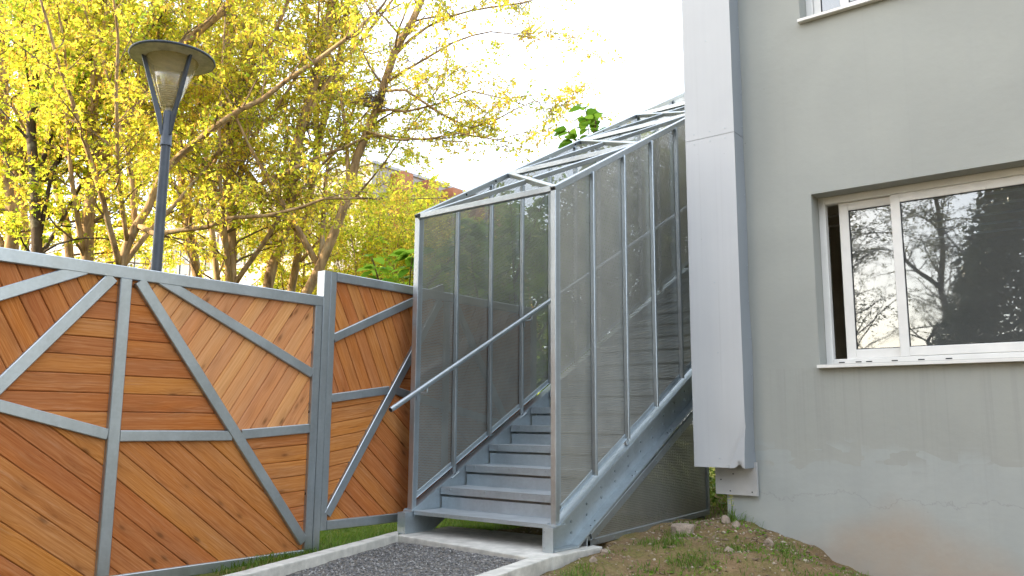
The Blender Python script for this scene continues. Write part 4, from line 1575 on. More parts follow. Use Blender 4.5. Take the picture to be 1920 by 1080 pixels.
D1 = [(-14.61, 6.27, 6.38), (-14.84, 6.19, 6.95), (-14.96, 6.09, 7.36), (-15.11, 5.97, 7.77), (-15.24, 5.87, 8.29), (-15.34, 5.79, 8.81)]
D2 = [(-14.47, 6.33, 5.22), (-13.92, 6.29, 5.63), (-13.72, 6.44, 5.96), (-13.55, 6.58, 6.35), (-13.41, 6.69, 6.74), (-13.18, 6.87, 7.24), (-12.91, 7.09, 7.54), (-12.56, 7.37, 7.95), (-12.32, 7.56, 8.35)]
Et = [(-13.02, 6.24, 3.28), (-12.95, 6.29, 3.67), (-12.86, 6.36, 3.98), (-12.75, 6.45, 4.29), (-12.64, 6.54, 4.7), (-12.5, 6.65, 5.02), (-12.33, 6.79, 5.24), (-11.98, 7.07, 5.66), (-11.65, 7.33, 5.99), (-11.38, 7.55, 6.17), (-11.05, 7.81, 6.51), (-10.71, 8.08, 6.81), (-10.31, 8.4, 7.22), (-9.97, 8.67, 7.66)]
E1 = [(-12.84, 6.37, 4.0), (-12.43, 6.45, 3.81), (-12.1, 6.71, 3.88), (-11.78, 6.98, 3.94), (-11.53, 7.17, 4.08), (-11.05, 7.55, 4.13), (-10.66, 7.87, 4.26), (-10.33, 8.13, 4.42), (-9.87, 8.5, 4.43)]
Ft = [(-15.73, 9.19, 3.74), (-15.86, 9.09, 4.42), (-15.98, 8.99, 4.99), (-16.07, 8.92, 5.57), (-16.14, 8.86, 6.04), (-16.24, 8.78, 6.52), (-16.25, 8.77, 7.23), (-16.22, 8.8, 8.21), (-16.22, 8.8, 9.32), (-16.26, 8.77, 10.59)]
Fb = [(-18.17, 11.08, 4.24), (-18.31, 10.97, 5.45), (-18.41, 10.89, 6.26), (-18.54, 10.79, 7.37), (-18.65, 10.7, 8.78), (-18.66, 10.69, 10.22), (-18.69, 10.67, 11.7)]
G = [(-13.39, 8.5, 3.31), (-13.44, 8.46, 4.01), (-13.5, 8.41, 4.72), (-13.55, 8.38, 5.34), (-13.56, 8.36, 5.97), (-13.63, 8.31, 6.6), (-13.67, 8.28, 7.36), (-13.68, 8.27, 8.34), (-13.71, 8.24, 9.46)]
G1 = [(-13.5, 8.38, 4.95), (-13.19, 8.41, 5.39), (-13.16, 8.43, 5.8), (-13.16, 8.43, 6.53), (-13.16, 8.43, 7.17), (-13.18, 8.42, 8.24)]
G2 = [(-13.47, 8.42, 4.5), (-12.97, 8.2, 4.72), (-12.68, 8.3, 5.02), (-12.39, 8.53, 5.22), (-12.02, 8.83, 5.46), (-11.65, 9.12, 5.68), (-11.43, 9.3, 5.8), (-11.06, 9.6, 6.04), (-10.75, 9.84, 6.04), (-10.3, 10.21, 5.98), (-9.84, 10.57, 6.02)]
G3 = [(-13.63, 8.31, 6.35), (-13.22, 8.25, 6.91), (-13.01, 8.42, 7.34), (-12.83, 8.57, 7.71), (-12.71, 8.66, 8.2), (-12.56, 8.78, 8.85)]
H = [(-13.3, 9.21, 3.39), (-13.2, 9.3, 4.12), (-13.07, 9.39, 4.65), (-13.02, 9.44, 5.29), (-13.01, 9.44, 5.93), (-12.95, 9.49, 6.59), (-12.83, 9.59, 7.14), (-12.71, 9.69, 7.92), (-12.61, 9.76, 8.6), (-12.53, 9.82, 9.52)]
It = [(-13.8, 10.1, 3.39), (-13.74, 10.14, 4.0), (-13.69, 10.18, 4.5), (-13.61, 10.25, 5.12), (-13.55, 10.3, 5.8), (-13.48, 10.35, 6.49), (-13.38, 10.43, 7.19), (-13.27, 10.52, 7.9), (-13.17, 10.6, 8.74), (-13.09, 10.66, 9.84)]
J = [(-11.94, 9.02, 3.1), (-11.75, 9.17, 3.63), (-11.6, 9.29, 4.12), (-11.47, 9.4, 4.61), (-11.37, 9.47, 5.11), (-11.29, 9.54, 5.62), (-11.14, 9.66, 6.23), (-11.02, 9.75, 6.59), (-10.94, 9.82, 7.06), (-10.79, 9.94, 7.69), (-10.57, 10.12, 8.33), (-10.35, 10.29, 8.98)]
J1 = [(-11.03, 9.74, 6.55), (-10.6, 9.72, 6.47), (-10.39, 9.88, 6.43), (-9.94, 10.23, 6.58), (-9.49, 10.59, 6.84), (-8.96, 11.02, 6.69), (-8.51, 11.38, 6.5)]
J2 = [(-11.16, 9.64, 6.15), (-10.7, 9.5, 5.98), (-10.38, 9.63, 5.83), (-9.94, 9.98, 5.84), (-9.49, 10.33, 5.96), (-8.98, 10.75, 5.85), (-8.61, 11.04, 5.97)]
J3 = [(-10.93, 9.83, 7.08), (-10.33, 10.05, 7.39), (-9.8, 10.47, 7.82), (-9.26, 10.9, 8.03), (-8.72, 11.34, 7.93), (-8.41, 11.58, 7.83)]
J4 = [(-10.79, 9.95, 7.66), (-10.4, 10.38, 8.28), (-9.78, 10.88, 8.61), (-8.99, 11.51, 8.78), (-8.35, 12.01, 9.01)]
J5 = [(-10.96, 9.8, 6.95), (-10.32, 9.8, 6.79), (-9.79, 10.22, 6.34), (-9.41, 10.53, 6.1), (-9.04, 10.82, 6.25), (-8.52, 11.24, 6.61), (-8.22, 11.48, 6.56)]

GRP = "spring trees behind the fence"
plant_tree("tree", "grey trunked tree at the far left edge of the row", "tree", [(rootdown(ext(A)), 0.19, 0.07)], 1, stems=4, group=GRP, lsize=(0.07, 0.125))
plant_tree("tree", "thin far tree between the left edge trunk and the dark trunk", "tree", [(rootdown(ext(Ab)), 0.13, 0.05)], 2, blen=2.0, stems=4, group=GRP, lsize=(0.1, 0.15))
plant_tree("tree", "dark straight trunk, second from the left, with drooping leaves", "tree", [(rootdown(ext(B)), 0.11, 0.05)], 3, stems=4, group=GRP, bark='bark_dark', tint=(0.0, 0.7), lsize=(0.07, 0.125))  # dark bark colour stands for the shade on this trunk
plant_tree("tree", "slender trunk leaning left next to the forked trunk", "tree", [(rootdown(ext(Ct)), 0.10, 0.05)], 4, stems=4, group=GRP)
plant_tree("tree", "stout pale trunk with a wide fork, left of the lamp", "tree", [(rootdown(ext(D)), 0.145, 0.05), (D1, 0.06, 0.03), (ext(D2), 0.095, 0.035)], 5, stems=4, group=GRP, tint=(0.1, 0.9))
plant_tree("tree", "tree leaning hard right behind the lamp pole with a long low bough", "tree", [(rootdown(Et), 0.12, 0.03), (E1, 0.052, 0.02)], 6, stems=4, group=GRP, skip=0.55)
plant_tree("tree", "upright tree just right of the lamp pole", "tree", [(rootdown(ext(Ft)), 0.12, 0.06)], 7, stems=4, group=GRP)
plant_tree("tree", "thin distant tree right of the lamp, in front of the pale building", "tree", [(rootdown(ext(Fb)), 0.10, 0.05)], 8, blen=1.8, stems=4, group=GRP)
plant_tree("tree", "straight sunlit trunk with three side boughs, centre of the row", "tree", [(rootdown(ext(G)), 0.125, 0.07), (G1, 0.05, 0.025), (G2, 0.062, 0.012), (ext(G3, 1), 0.05, 0.025)], 9, stems=4, group=GRP)
plant_tree("tree", "curved sunlit trunk right of the tree with three boughs", "tree", [(rootdown(ext(H)), 0.13, 0.06)], 10, stems=4, group=GRP)
plant_tree("tree", "slim trunk behind the two leaning trunks by the post", "tree", [(rootdown(ext(It)), 0.10, 0.05)], 11, stems=4, group=GRP)
plant_tree("tree", "rightmost leaning tree with a nest and boughs reaching over the stairs", "tree",
           [(rootdown(ext(J)), 0.115, 0.045), (J1, 0.035, 0.006), (J2, 0.03, 0.006), (J3, 0.032, 0.006), (J4, 0.032, 0.008), (J5, 0.03, 0.006)], 12, stems=4, group=GRP, skip=0.5, blen=1.15, lsize=(0.055, 0.10), tint=(0.2, 1.0), lpt=7, twigs=12)
for i, (x, y, hgt) in enumerate([(-8.6, 12.2, 5.4), (-7.9, 13.4, 6.1), (-10.3, 13.0, 5.5), (-7.0, 14.4, 6.8), (-11.9, 12.4, 4.6)]):
    Rb = random.Random(90 + i)
    z = float(gh(x, y)) - 0.1
    lb = []
    for q in range(5):
        a_ = q * 1.256 + Rb.uniform(-0.3, 0.3)
        lb.append(([(x, y, z), (x + 0.3 * math.cos(a_), y + 0.3 * math.sin(a_), z + hgt * 0.4), (x + 0.8 * math.cos(a_), y + 0.8 * math.sin(a_), z + hgt * 0.78)], 0.035, 0.012))
    plant_tree("bush", ["leafy bush behind the stairs, left of the others", "tall leafy bush in the middle behind the stairs", "leafy bush nearest the office building", "leafy bush beside the metal casing, farthest right", "lowest leafy bush, behind the left edge of the cage"][i], "bush",
               lb, 90 + i, spacing=0.2, blen=0.9, twigs=12, lpt=10, lsize=(0.08, 0.14), skip=0.1, catkins=False, group="bushes behind the stairs", tint=(-0.3, 0.25))
for i, (x, y, hgt) in enumerate([(-15.2, 13.6, 6.6), (-13.2, 14.6, 6.0), (-17.6, 13.2, 7.4), (-16.6, 15.2, 8.6), (-14.6, 15.6, 7.2)]):
    Rb = random.Random(190 + i)
    z = float(gh(x, y)) - 0.1
    lb = [([(x, y, z), (x + 0.1, y, z + hgt * 0.4), (x - 0.1, y + 0.1, z + hgt * 0.85)], 0.06, 0.015)]
    for q in range(5):
        a_ = q * 1.256 + Rb.uniform(-0.3, 0.3)
        lb.append(([(x, y, z + hgt * 0.15), (x + 0.4 * math.cos(a_), y + 0.4 * math.sin(a_), z + hgt * 0.45), (x + 1.1 * math.cos(a_), y + 1.1 * math.sin(a_), z + hgt * 0.8)], 0.04, 0.012))
    plant_tree("young_tree", ["young tree standing before the terracotta fins", "young tree between the terracotta fins and the stairs", "young tree before the pale corner of the office building", "tallest young tree, touching the roof line of the office building", "young tree hiding the last terracotta fin"][i], "tree",
               lb, 190 + i, spacing=0.24, blen=1.1, twigs=12, lpt=9, lsize=(0.08, 0.13), skip=0.15, group="young trees before the office building", tint=(0.05, 0.9))
# second row, farther off
R2 = random.Random(31)
BACK = [(-30.0, 9.5), (-27.0, 13.0), (-24.5, 6.5), (-22.5, 14.0), (-20.5, 4.6), (-31.5, 16.0), (-22.0, 9.8)]
for i, (x, y) in enumerate(BACK):
    z = float(gh(x, y))
    pts = [(x, y, z - 0.2)]
    for k in range(7):
        pts.append((x + R2.gauss(0, 0.25), y + R2.gauss(0, 0.25), z + 2.0 * (k + 1)))
    plant_tree("tree", ["far tree seen between the two leftmost trunks", "far tree behind the dark trunk", "far tree behind the left edge trunk", "far tree behind the upright tree by the lamp",
                        "far tree beyond the left end of the fence", "far tree right behind the lamp head", "far tree behind the stout forked trunk"][i], "tree",
               [(pts, 0.16, 0.05)], 50 + i, spacing=0.32, blen=2.6, twigs=17, lpt=10, lsize=(0.11, 0.19), skip=0.14, catkins=False, group="second row of trees")

# bird nest in the fork of the right-hand tree
nest = MB()
Rn = random.Random(5)
nc = Vector((-10.95, 9.62, 6.72))
for k in range(260):
    a = Rn.uniform(0, 2 * math.pi); rr = Rn.uniform(0.08, 0.24)
    zz = Rn.uniform(-0.14, 0.13)
    p = nc + Vector((math.cos(a) * rr, math.sin(a) * rr, zz))
    d = Vector((-math.sin(a) + Rn.gauss(0, 0.5), math.cos(a) + Rn.gauss(0, 0.5), Rn.gauss(0, 0.35))).normalized() * Rn.uniform(0.08, 0.2)
    nest.tube([p - d, p, p + d + Vector((0, 0, Rn.gauss(0, 0.02)))], [0.003, 0.004, 0.002], 3, caps=False)
o = nest.build("bird_nest", M['bark_nest'], None, fix=False)
tag(o, "untidy twig nest in the fork of the right hand tree", "nest")

# broad-leaved saplings behind the stairs: every leaf its own piece
def leaf_proto():
    me = bpy.data.meshes.new("leaf")
    bm = bmesh.new()
    n = 7
    rows = []
    for i in range(n + 1):
        t = i / n
        w = 0.34 * math.sin(math.pi * min(1, t * 0.97 + 0.02) ** 0.85) ** 0.9
        x = t; z = -0.28 * t * t
        rows.append((bm.verts.new((x, -w, z + 0.12 * w)), bm.verts.new((x, 0, z)), bm.verts.new((x, w, z + 0.12 * w))))
    for a, b in zip(rows, rows[1:]):
        bm.faces.new((a[0], b[0], b[1], a[1])); bm.faces.new((a[1], b[1], b[2], a[2]))
    bm.to_mesh(me); bm.free()
    at = me.color_attributes.new("tint", 'FLOAT_COLOR', 'POINT')
    me.shade_smooth()
    return me


LEAVES = []
for k in range(4):
    me = leaf_proto()
    for d in me.color_attributes["tint"].data:
        d.color = (k / 3, k / 3, k / 3, 1)
    me.materials.append(M['leaf_big'])
    LEAVES.append(me)


def sapling(label, base, stems, seed, nleaf, lsz):
    R = random.Random(seed)
    t = root("broadleaf_sapling", label, "sapling", base, "broad leaved saplings by the stairs")
    mb = MB()
    spots = []
    for pts in stems:
        c = catmull(pts, 0.15)
        mb.tube(c, [0.022 * (1 - 0.75 * i / len(c)) for i in range(len(c))], 6)
        for i in range(len(c)):
            if i / len(c) > 0.35:
                spots.append((c[i], c[i] - c[i - 1]))
    mb.build("stem", M['twig'], t, fix=False)
    off = wloc(t)
    for k in range(nleaf):
        p, ax = spots[int(len(spots) * (R.random() ** 0.8))]
        th = R.uniform(0, 2 * math.pi)
        d = Vector((math.cos(th), math.sin(th), R.uniform(-0.35, 0.45))).normalized()
        x = d
        y = Vector((0, 0, 1)).cross(x).normalized()
        y = (y + Vector((R.gauss(0, .25), R.gauss(0, .25), R.gauss(0, .3)))).normalized()
        z = x.cross(y).normalized(); y = z.cross(x)
        s = R.uniform(*lsz)
        o = bpy.data.objects.new("leaf", LEAVES[R.randint(0, 3)])
        COL.objects.link(o)
        o.parent = t
        pos = Vector(p) + d * 0.05 - off
        o.matrix_basis = Matrix(((x.x * s, y.x * s, z.x * s, pos.x), (x.y * s, y.y * s, z.y * s, pos.y), (x.z * s, y.z * s, z.z * s, pos.z), (0, 0, 0, 1)))


sapling("green sapling whose big leaves show left of the cage top", (-7.0, 6.9, -0.2),
        [[(-7.0, 6.9, -0.2), (-6.95, 6.8, 1.2), (-6.75, 6.55, 2.2), (-6.55, 6.4, 2.75)], [(-6.95, 6.8, 1.2), (-7.1, 6.6, 2.1), (-7.0, 6.2, 2.75)], [(-6.75, 6.55, 2.2), (-6.4, 6.9, 2.8), (-6.3, 7.1, 3.2)]], 3, 190, (0.14, 0.22))
sapling("green sapling seen through the far perforated wall", (-6.3, 8.0, -0.1),
        [[(-6.3, 8.0, -0.1), (-6.3, 8.0, 1.5), (-6.2, 7.8, 2.6), (-6.1, 7.6, 3.55)], [(-6.3, 8.0, 1.5), (-5.9, 8.4, 2.5), (-5.7, 8.6, 3.3)], [(-6.3, 8.0, 1.3), (-6.6, 7.6, 2.4), (-6.5, 7.3, 3.2)], [(-6.2, 7.8, 2.6), (-5.8, 7.6, 3.1), (-5.65, 7.7, 3.6)]], 4, 280, (0.14, 0.24))
sapling("green sapling with a leafy tip rising above the cage roof", (-5.9, 9.2, 0.0),
        [[(-5.9, 9.2, 0.0), (-5.9, 9.2, 2.0), (-5.85, 9.1, 3.6), (-5.84, 9.02, 4.4), (-5.9, 8.95, 5.15)], [(-5.85, 9.1, 3.6), (-5.6, 9.3, 4.3), (-5.5, 9.4, 4.7)], [(-5.9, 9.2, 2.0), (-6.2, 9.0, 3.2), (-6.15, 8.8, 3.9)], [(-5.84, 9.02, 4.4), (-5.75, 8.95, 4.75), (-5.7, 8.9, 4.9)], [(-5.84, 9.02, 4.4), (-6.05, 8.95, 4.7), (-6.15, 8.9, 4.85)]], 5, 250, (0.15, 0.23))

# ------------------------------------------------------------------ building far behind the trees
fb = root("office_building", "long pale office building with terracotta fins far behind the trees", "building", (-25, 22, 0))
mb = MB()
mb.box(-62, -25, 22, 31.2, -0.5, 11.4)
mb.build("wall", M['far_white'], fb)
mb = MB()
mb.box(-62.1, -24.9, 21.9, 31.3, 11.405, 11.52)
mb.build("roof", M['far_grey'], fb)
for k, z in enumerate((0.0, 3.6, 7.2)):
    mb = MB()
    mb.box(-62, -25.4, 21.86, 21.995, z + 3.05, z + 3.45)
    mb.build("floor_band", M['far_white'], fb)
    for i in range(14):
        x = -27.5 - i * 2.4
        w = MB(); w.box(x - 0.9, x + 0.9, 21.95, 21.99, z + 1.0, z + 2.7)
        wo_ = w.build("window", M['far_glass'], fb)
        f_ = MB()
        f_.box(x - 0.98, x - 0.905, 21.9, 21.985, z + 0.92, z + 2.78)
        f_.box(x + 0.905, x + 0.98, 21.9, 21.985, z + 0.92, z + 2.78)
        f_.box(x - 0.03, x + 0.03, 21.9, 21.948, z + 1.0, z + 2.7)
        f_.build("window_frame", M['far_white'], wo_)
for i in range(5):
    y = 23.0 + i * 1.55
    mb = MB()
    mb.box(-24.97, -24.25, y, y + 0.62, 0.2, 11.2)
    mb.build("fin", M['terracotta'], fb)
    mb = MB()
    mb.box(-24.99, -24.95, y + 0.7, y + 1.45, 0.6, 10.8)
    mb.build("window", M['far_grey'], fb)

# ------------------------------------------------------------------ things standing behind the camera: an added block shades the yard, trees show in the window
sdv = Vector((SUN_DIR.x, SUN_DIR.y))
nv_ = Vector((-SUN_DIR.y, SUN_DIR.x))      # towards the left of the sun line
blk = root("added_shade_block", "unseen plain block added behind the viewer to shade the yard", "building", (-15, -22, 0))  # out of view, added and sized to keep the sun off the yard


def blk_pt(t, n):
    return Vector((SUN_DIR.x * t + nv_.x * n, SUN_DIR.y * t + nv_.y * n))


BN0, BN1, BT0, BT1, BH = -11.5, -1.0, 18.0, 30.0, 14.0
cor = [blk_pt(BT0, BN0), blk_pt(BT0, BN1), blk_pt(BT1, BN1), blk_pt(BT1, BN0)]
if True:
    mb = MB()
    mb.extrude([(c.x, c.y, -0.8) for c in cor], (0, 0, BH + 0.8))
    mb.build("wall", M['far_white'], blk)
    for fl in range(4):
        for k in range(4):
            n0 = BN0 + 1.0 + k * 2.3
            a = blk_pt(BT0 - 0.02, n0); b = blk_pt(BT0 - 0.02, n0 + 1.2)
            w = MB()
            w.extrude([(a.x, a.y, 1.0 + fl * 3.1), (b.x, b.y, 1.0 + fl * 3.1), (b.x, b.y, 2.5 + fl * 3.1), (a.x, a.y, 2.5 + fl * 3.1)], (-SUN_DIR.x * 0.03, -SUN_DIR.y * 0.03, 0))
            w.build("window", M['far_glass'], blk)

for ci, (cx, cy, cr_, chh, clab) in enumerate([(-0.4, -9.5, 5.2, 12.5, "big dark conifer behind the viewer, mirrored in the window"), (7.0, -6.5, 4.8, 12.0, "dark conifer behind the viewer, off to the right")]):
    con = root("conifer", clab, "tree", (cx, cy, -0.6))
    mb = MB()
    mb.tube([(cx, cy, -0.8), (cx, cy, 5), (cx, cy, chh - 0.3)], [0.28, 0.18, 0.03], 9)
    mb.build("trunk", M['bark_dark'], con)
    rg = np.random.default_rng(77 + ci)
    N = 80000 if ci == 0 else 45000
    hh = rg.uniform(0, 1, N) ** 1.3
    rad = cr_ * (1 - hh) ** 0.75 * (0.72 + 0.28 * rg.uniform(0, 1, N) ** 0.4) * (1 + 0.06 * np.sin(hh * 40 + rg.uniform(0, 6, N)))
    ang = rg.uniform(0, 2 * math.pi, N)
    rad = rad * (1 + 0.06 * np.sin(ang * 7 + hh * 9))
    pos = np.stack([cx + rad * np.cos(ang), cy + rad * np.sin(ang), -0.5 + hh * chh], 1)
    v, f = leaf_mesh(pos, rg.uniform(0.12, 0.26, N) * (1.0 if ci == 0 else 1.6), 0.3, rg)
    np_mesh("crown", v, f, M['leaf_dark'], con, np.repeat(rg.uniform(0, 1, N), 6))
for i, (x, y, sd_) in enumerate([(-6.6, -8.5, 61), (-8.8, -13.0, 62), (-5.6, -15.0, 63)]):
    R3 = random.Random(sd_)
    pts = [(x, y, -0.8)] + [(x + R3.gauss(0, 0.2), y + R3.gauss(0, 0.2), 1.3 * (k + 1)) for k in range(8)]
    lb = []
    for q in range(3):
        s0 = pts[2 + q]
        lb.append(([s0, (s0[0] + R3.gauss(0, .8), s0[1] + R3.gauss(0, .8), s0[2] + 1.2), (s0[0] + R3.gauss(0, 1.5), s0[1] + R3.gauss(0, 1.5), s0[2] + 3)], 0.08, 0.02))
    plant_tree("tree", ["nearly bare tree behind the viewer, closest to the conifer", "nearly bare tree behind the viewer, far left in the window", "nearly bare tree behind the viewer, farthest back"][i], "tree",
               [(pts, 0.17, 0.04)] + lb, 70 + i, spacing=0.16, blen=2.0, twigs=17, lpt=4, lsize=(0.05, 0.10), leaf='leaf_sparse', bark='bark_dark', catkins=False, group="bare trees behind the viewer", skip=0.15)

# ------------------------------------------------------------------ loose things on the ground
def rock_mesh(seed):
    bm = bmesh.new()
    bmesh.ops.create_icosphere(bm, subdivisions=2, radius=1)
    o = Vector((seed * 7.1, seed * 3.3, seed))
    for v in bm.verts:
        n = mnoise.noise(v.co * 1.1 + o) * 0.45 + mnoise.noise(v.co * 2.6 + o) * 0.2
        v.co *= 1 + n
        for ax in range(3):                    # a few flat broken faces
            lim = 0.72 + 0.1 * ((seed + ax) % 3)
            v.co[ax] = max(-lim, min(lim, v.co[ax]))
    me = bpy.data.meshes.new("stone")
    bm.to_mesh(me); bm.free()
    me.materials.append(M['stone'])
    return me


RM = [rock_mesh(s) for s in range(1, 5)]
STONES = [(-3.19, 6.20, 0.105, 0.8, 0, "large pale stone on the mound below the metal casing"), (-3.36, 5.33, 0.05, 0.5, 1, "flat stone against the end of the lower steel frame"),
          (-2.28, 5.55, 0.06, 0.6, 2, "pinkish stone on the slope nearest the wall"), (-2.98, 4.72, 0.06, 0.45, 3, "half buried stone in the earth nearest the kerb"),
          (-2.83, 6.42, 0.055, 0.6, 1, "rough stone between the flower and the wall"), (-2.66, 5.9, 0.04, 0.25, 3, "small flat grey stone amid the grass tufts"),
          (-2.95, 6.50, 0.06, 0.6, 2, "knobbly stone at the foot of the yellow flower"), (-2.5, 6.25, 0.05, 0.5, 0, "small stone below the wall edge on the slope"),
          (-3.27, 5.02, 0.035, 0.4, 2, "tiny stone beside the pad corner")]
for i, (x, y, s, fz, k, lab) in enumerate(STONES):
    o = bpy.data.objects.new("stone", RM[k])
    COL.objects.link(o)
    o.location = (x, y, gz(x, y) + s * fz * 0.25)
    o.scale = (s, s * 0.8, s * fz)
    o.rotation_euler = (0.2 * i, 0.1 * i, 1.3 * i)
    tag(o, lab, "stone", "stones on the bare earth")


def scatter_chips(name, pts, sizes, mat, rng, label, tint=None):
    """small broken pieces: squashed octahedra"""
    n = len(pts)
    base = np.array([(1, 0, 0), (-1, 0, 0), (0, 1, 0), (0, -1, 0), (0, 0, 1), (0, 0, -1)], float)
    fc = np.array([(0, 2, 4), (2, 1, 4), (1, 3, 4), (3, 0, 4), (2, 0, 5), (1, 2, 5), (3, 1, 5), (0, 3, 5)])
    v = np.repeat(base[None], n, 0) * rng.uniform(0.6, 1.25, (n, 6, 1))
    sc = np.stack([rng.uniform(0.7, 1.4, n), rng.uniform(0.6, 1.1, n), rng.uniform(0.35, 0.7, n)], 1) * sizes[:, None]
    v = v * sc[:, None, :]
    a = rng.uniform(0, 2 * math.pi, n); b = rng.normal(0, 0.4, n)
    ca, sa, cb, sb = np.cos(a), np.sin(a), np.cos(b), np.sin(b)
    x = v[..., 0] * cb[:, None] + v[..., 2] * sb[:, None]
    z = -v[..., 0] * sb[:, None] + v[..., 2] * cb[:, None]
    X = x * ca[:, None] - v[..., 1] * sa[:, None]
    Y = x * sa[:, None] + v[..., 1] * ca[:, None]
    v = np.stack([X, Y, z], 2) + pts[:, None, :]
    f = (fc[None] + (np.arange(n) * 6)[:, None, None]).reshape(-1, 3)
    o = np_mesh(name, v.reshape(-1, 3), f, mat, None, np.repeat(rng.uniform(0, 1, n), 6))
    tag(o, label, kind='stuff')
    return o


rg = np.random.default_rng(21)
n = 9000
yy = rg.uniform(2.6, 4.78, n); ff = rg.uniform(0.02, 0.98, n)
xx = (-5.0 + (4.8 - yy) * 0.337) * (1 - ff) + (-3.56 + (4.79 - yy) * 0.2) * ff
zz = -0.046 + 0.018 * ff - 0.02 * np.maximum(0, 4.0 - yy) + np.array([rough(a * 1.5, b * 1.5, 0.014) for a, b in zip(xx, yy)])
scatter_chips("gravel", np.stack([xx, yy, zz], 1), rg.uniform(0.004, 0.014, n), M['chip'], rg, "loose chips of grey gravel on the path")
pts = []
while len(pts) < 2600:
    x, y = rg.uniform(-3.45, -1.2), rg.uniform(3.6, 6.68)
    if inpath(x, y):
        continue
    dens = 0.35 + (0.65 if (y > 6.1 and x < -2.2) else 0)
    if rg.uniform() < dens:
        pts.append((x, y, gz(x, y)))
for k in range(700):
    x, y = rg.uniform(-5.0, -3.7), rg.uniform(5.64, 7.4)
    pts.append((x, y, gz(x, y)))
pts = np.array(pts)
scatter_chips("earth_clods", pts, rg.uniform(0.004, 0.020, len(pts)) * rg.choice([0.6, 1, 1.5], len(pts)), M['clod'], rg, "crumbs of brown earth on the slope by the wall")


def blades(name, pts, hgt, rng, label, parent=None, lean=0.45):
    n = len(pts)
    a = rng.uniform(0, 2 * math.pi, n)
    w = rng.uniform(0.0018, 0.004, n)
    s = np.stack([np.cos(a), np.sin(a), np.zeros(n)], 1) * w[:, None]
    l = np.stack([rng.normal(0, lean, n), rng.normal(0, lean, n)], 1)
    mid = pts + np.stack([l[:, 0] * hgt * 0.35, l[:, 1] * hgt * 0.35, hgt * 0.6], 1)
    tip = pts + np.stack([l[:, 0] * hgt, l[:, 1] * hgt, hgt * rng.uniform(0.75, 1.0, n)], 1)
    v = np.stack([pts - s, pts + s, mid + s * 0.8, mid - s * 0.8, tip + s * 0.15, tip - s * 0.15], 1).reshape(-1, 3)
    i = np.arange(n)[:, None] * 6
    f = np.concatenate([i + np.array([[0, 1, 2, 3]]), i + np.array([[3, 2, 4, 5]])], 0)
    o = np_mesh(name, v, f, M['grass'], parent, np.repeat(np.clip(rng.normal(0.45, 0.25, n), 0, 1), 6))
    if parent is None:
        tag(o, label, kind='stuff')
    return o


pts = []; hs = []
# turf strip between fence and kerb, and beyond the fence
while len(pts) < 16000:
    x, y = rg.uniform(-6.6, -4.9), rg.uniform(3.3, 6.6)
    if inpath(x, y) or x > -5.0 - 0 * y and y < 5.5:
        continue
    pts.append((x, y)); hs.append(rg.uniform(0.02, 0.07))
for k in range(7000):
    x, y = rg.uniform(-7.5, -3.6), rg.uniform(6.4, 14)
    pts.append((x, y)); hs.append(rg.uniform(0.03, 0.12))
# tufts on the bare earth
for k in range(170):
    cx, cy = rg.uniform(-3.3, -1.5), rg.uniform(4.2, 6.6)
    big = rg.uniform() < 0.16
    for q in range(rg.integers(30, 60) if big else rg.integers(4, 18)):
        x, y = cx + rg.normal(0, 0.06 if big else 0.035), cy + rg.normal(0, 0.05 if big else 0.03)
        if not inpath(x, y) and y < 6.68:
            pts.append((x, y)); hs.append(rg.uniform(0.02, 0.055) * (1.4 if big else 0.8))
for cx, cy, nb, hb in ((-3.05, 5.72, 160, 0.07), (-2.75, 5.45, 110, 0.06), (-2.95, 6.62, 60, 0.10), (-2.62, 6.0, 120, 0.05), (-2.35, 6.2, 90, 0.05), (-3.0, 4.6, 70, 0.09)):
    for q in range(nb):
        pts.append((cx + rg.normal(0, 0.09), min(6.68, cy + rg.normal(0, 0.06)))); hs.append(rg.uniform(0.4, 1.1) * hb)
p3 = np.array([(x, y, gz(x, y) - 0.004) for x, y in pts])
blades("grass", p3, np.array(hs), rg, "short green grass in tufts on the earth and under the fence")
sp_ = []
while len(sp_) < 900:
    x, y = rg.uniform(-3.4, -1.4), rg.uniform(3.9, 6.6)
    if not inpath(x, y):
        sp_.append((x, y, gz(x, y) + 0.004))
sp_ = np.array(sp_)
a_ = rg.uniform(0, 2 * math.pi, len(sp_)); L_ = rg.uniform(0.015, 0.06, len(sp_))
d_ = np.stack([np.cos(a_) * L_, np.sin(a_) * L_, rg.uniform(0, 0.01, len(sp_))], 1)
w_ = np.stack([-np.sin(a_), np.cos(a_), np.zeros(len(sp_))], 1) * 0.0016
v = np.stack([sp_ - w_, sp_ + w_, sp_ + d_ + w_, sp_ + d_ - w_], 1).reshape(-1, 3)
o = np_mesh("dry_stalks", v, np.arange(len(sp_) * 4).reshape(-1, 4), M['clod'], None, np.repeat(rg.uniform(0.5, 1, len(sp_)), 4))
tag(o, "dry straw coloured stalks lying on the earth slope", kind='stuff')
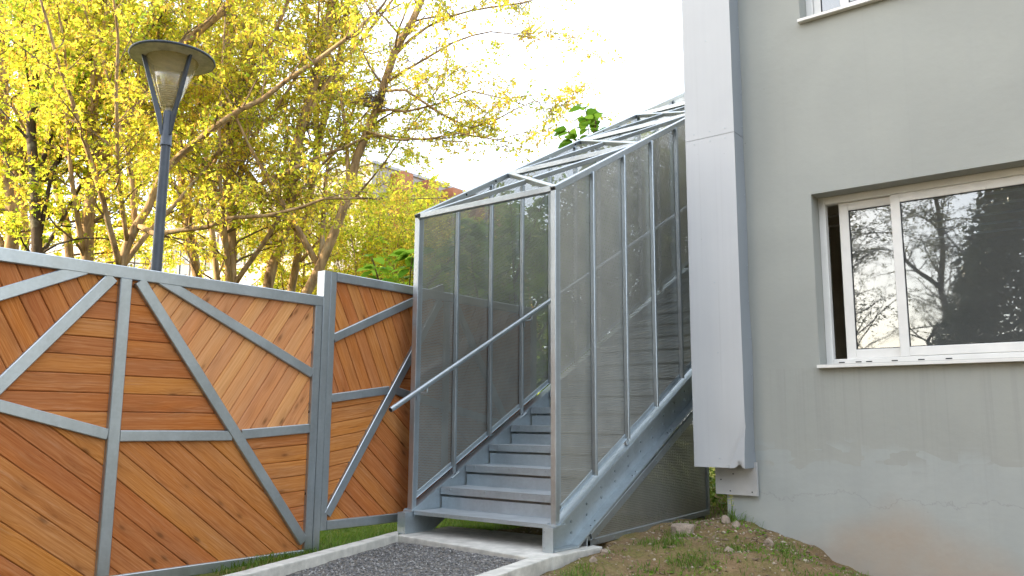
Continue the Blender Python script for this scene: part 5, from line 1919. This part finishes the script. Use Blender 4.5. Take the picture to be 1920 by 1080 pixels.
# low broad weeds
wp = np.array([(x, y, gz(x, y) + 0.008) for x, y in [(rg.normal(cx, 0.05), min(6.66, rg.normal(cy, 0.04))) for cx, cy in [(rg.uniform(-3.2, -1.6), rg.uniform(4.4, 6.6)) for _ in range(70)] for _ in range(8)] if not inpath(x, y)])
v, f = leaf_mesh(wp, rg.uniform(0.02, 0.045, len(wp)), -0.25, rg, 2.0)
o = np_mesh("weeds", v, f, M['leaf_big'], None, np.repeat(rg.uniform(0, 0.8, len(wp)), 6))
tag(o, "small flat green weeds scattered over the earth", kind='stuff')
# weeds growing behind the gap beside the casing
wp = np.array([(x, y, gz(x, y) + h) for x, y, h in zip(rg.uniform(-4.6, -3.5, 900), rg.uniform(8.0, 10.5, 900), rg.uniform(0.0, 0.35, 900))])
v, f = leaf_mesh(wp, rg.uniform(0.05, 0.10, len(wp)), 0.1, rg, 1.0)
o = np_mesh("undergrowth", v, f, M['grass'], None, np.repeat(rg.uniform(0, 1, len(wp)), 6))
tag(o, "leafy undergrowth beyond the gap by the metal casing", kind='stuff')

# yellow flower by the wall corner
fx, fy = -2.93, 6.58
fz = gz(fx, fy)
fl = root("yellow_flower", "small yellow flowering weed at the wall corner", "plant", (fx, fy, fz))
mb = MB()
mb.tube([(fx, fy, fz - 0.01), (fx + 0.004, fy, fz + 0.10), (fx - 0.003, fy - 0.005, fz + 0.20)], [0.003, 0.0025, 0.002], 5)
mb.tube([(fx + 0.004, fy, fz + 0.10), (fx + 0.02, fy - 0.004, fz + 0.15)], [0.0022, 0.0015], 5)
mb.build("stem", M['leaf_big'], fl)
for k in range(7):
    mb = MB()
    a = k * 2.4
    zc = fz + 0.125 + 0.013 * k
    cx, cy = fx + 0.012 * math.cos(a), fy - 0.01 + 0.012 * math.sin(a)
    for q in range(4):
        b = q * math.pi / 2 + a
        mb.poly([(cx, cy, zc), (cx + 0.013 * math.cos(b - 0.4), cy + 0.013 * math.sin(b - 0.4), zc + 0.004), (cx + 0.018 * math.cos(b), cy + 0.018 * math.sin(b), zc + 0.002), (cx + 0.013 * math.cos(b + 0.4), cy + 0.013 * math.sin(b + 0.4), zc + 0.004)])
    mb.build("blossom", M['flower'], fl, fix=False)
blades("leaf_blades", np.array([(fx + rg.normal(0, 0.015), fy + rg.normal(0, 0.012), fz - 0.005) for _ in range(26)]), rg.uniform(0.06, 0.15, 26), rg, None, fl, 0.4)
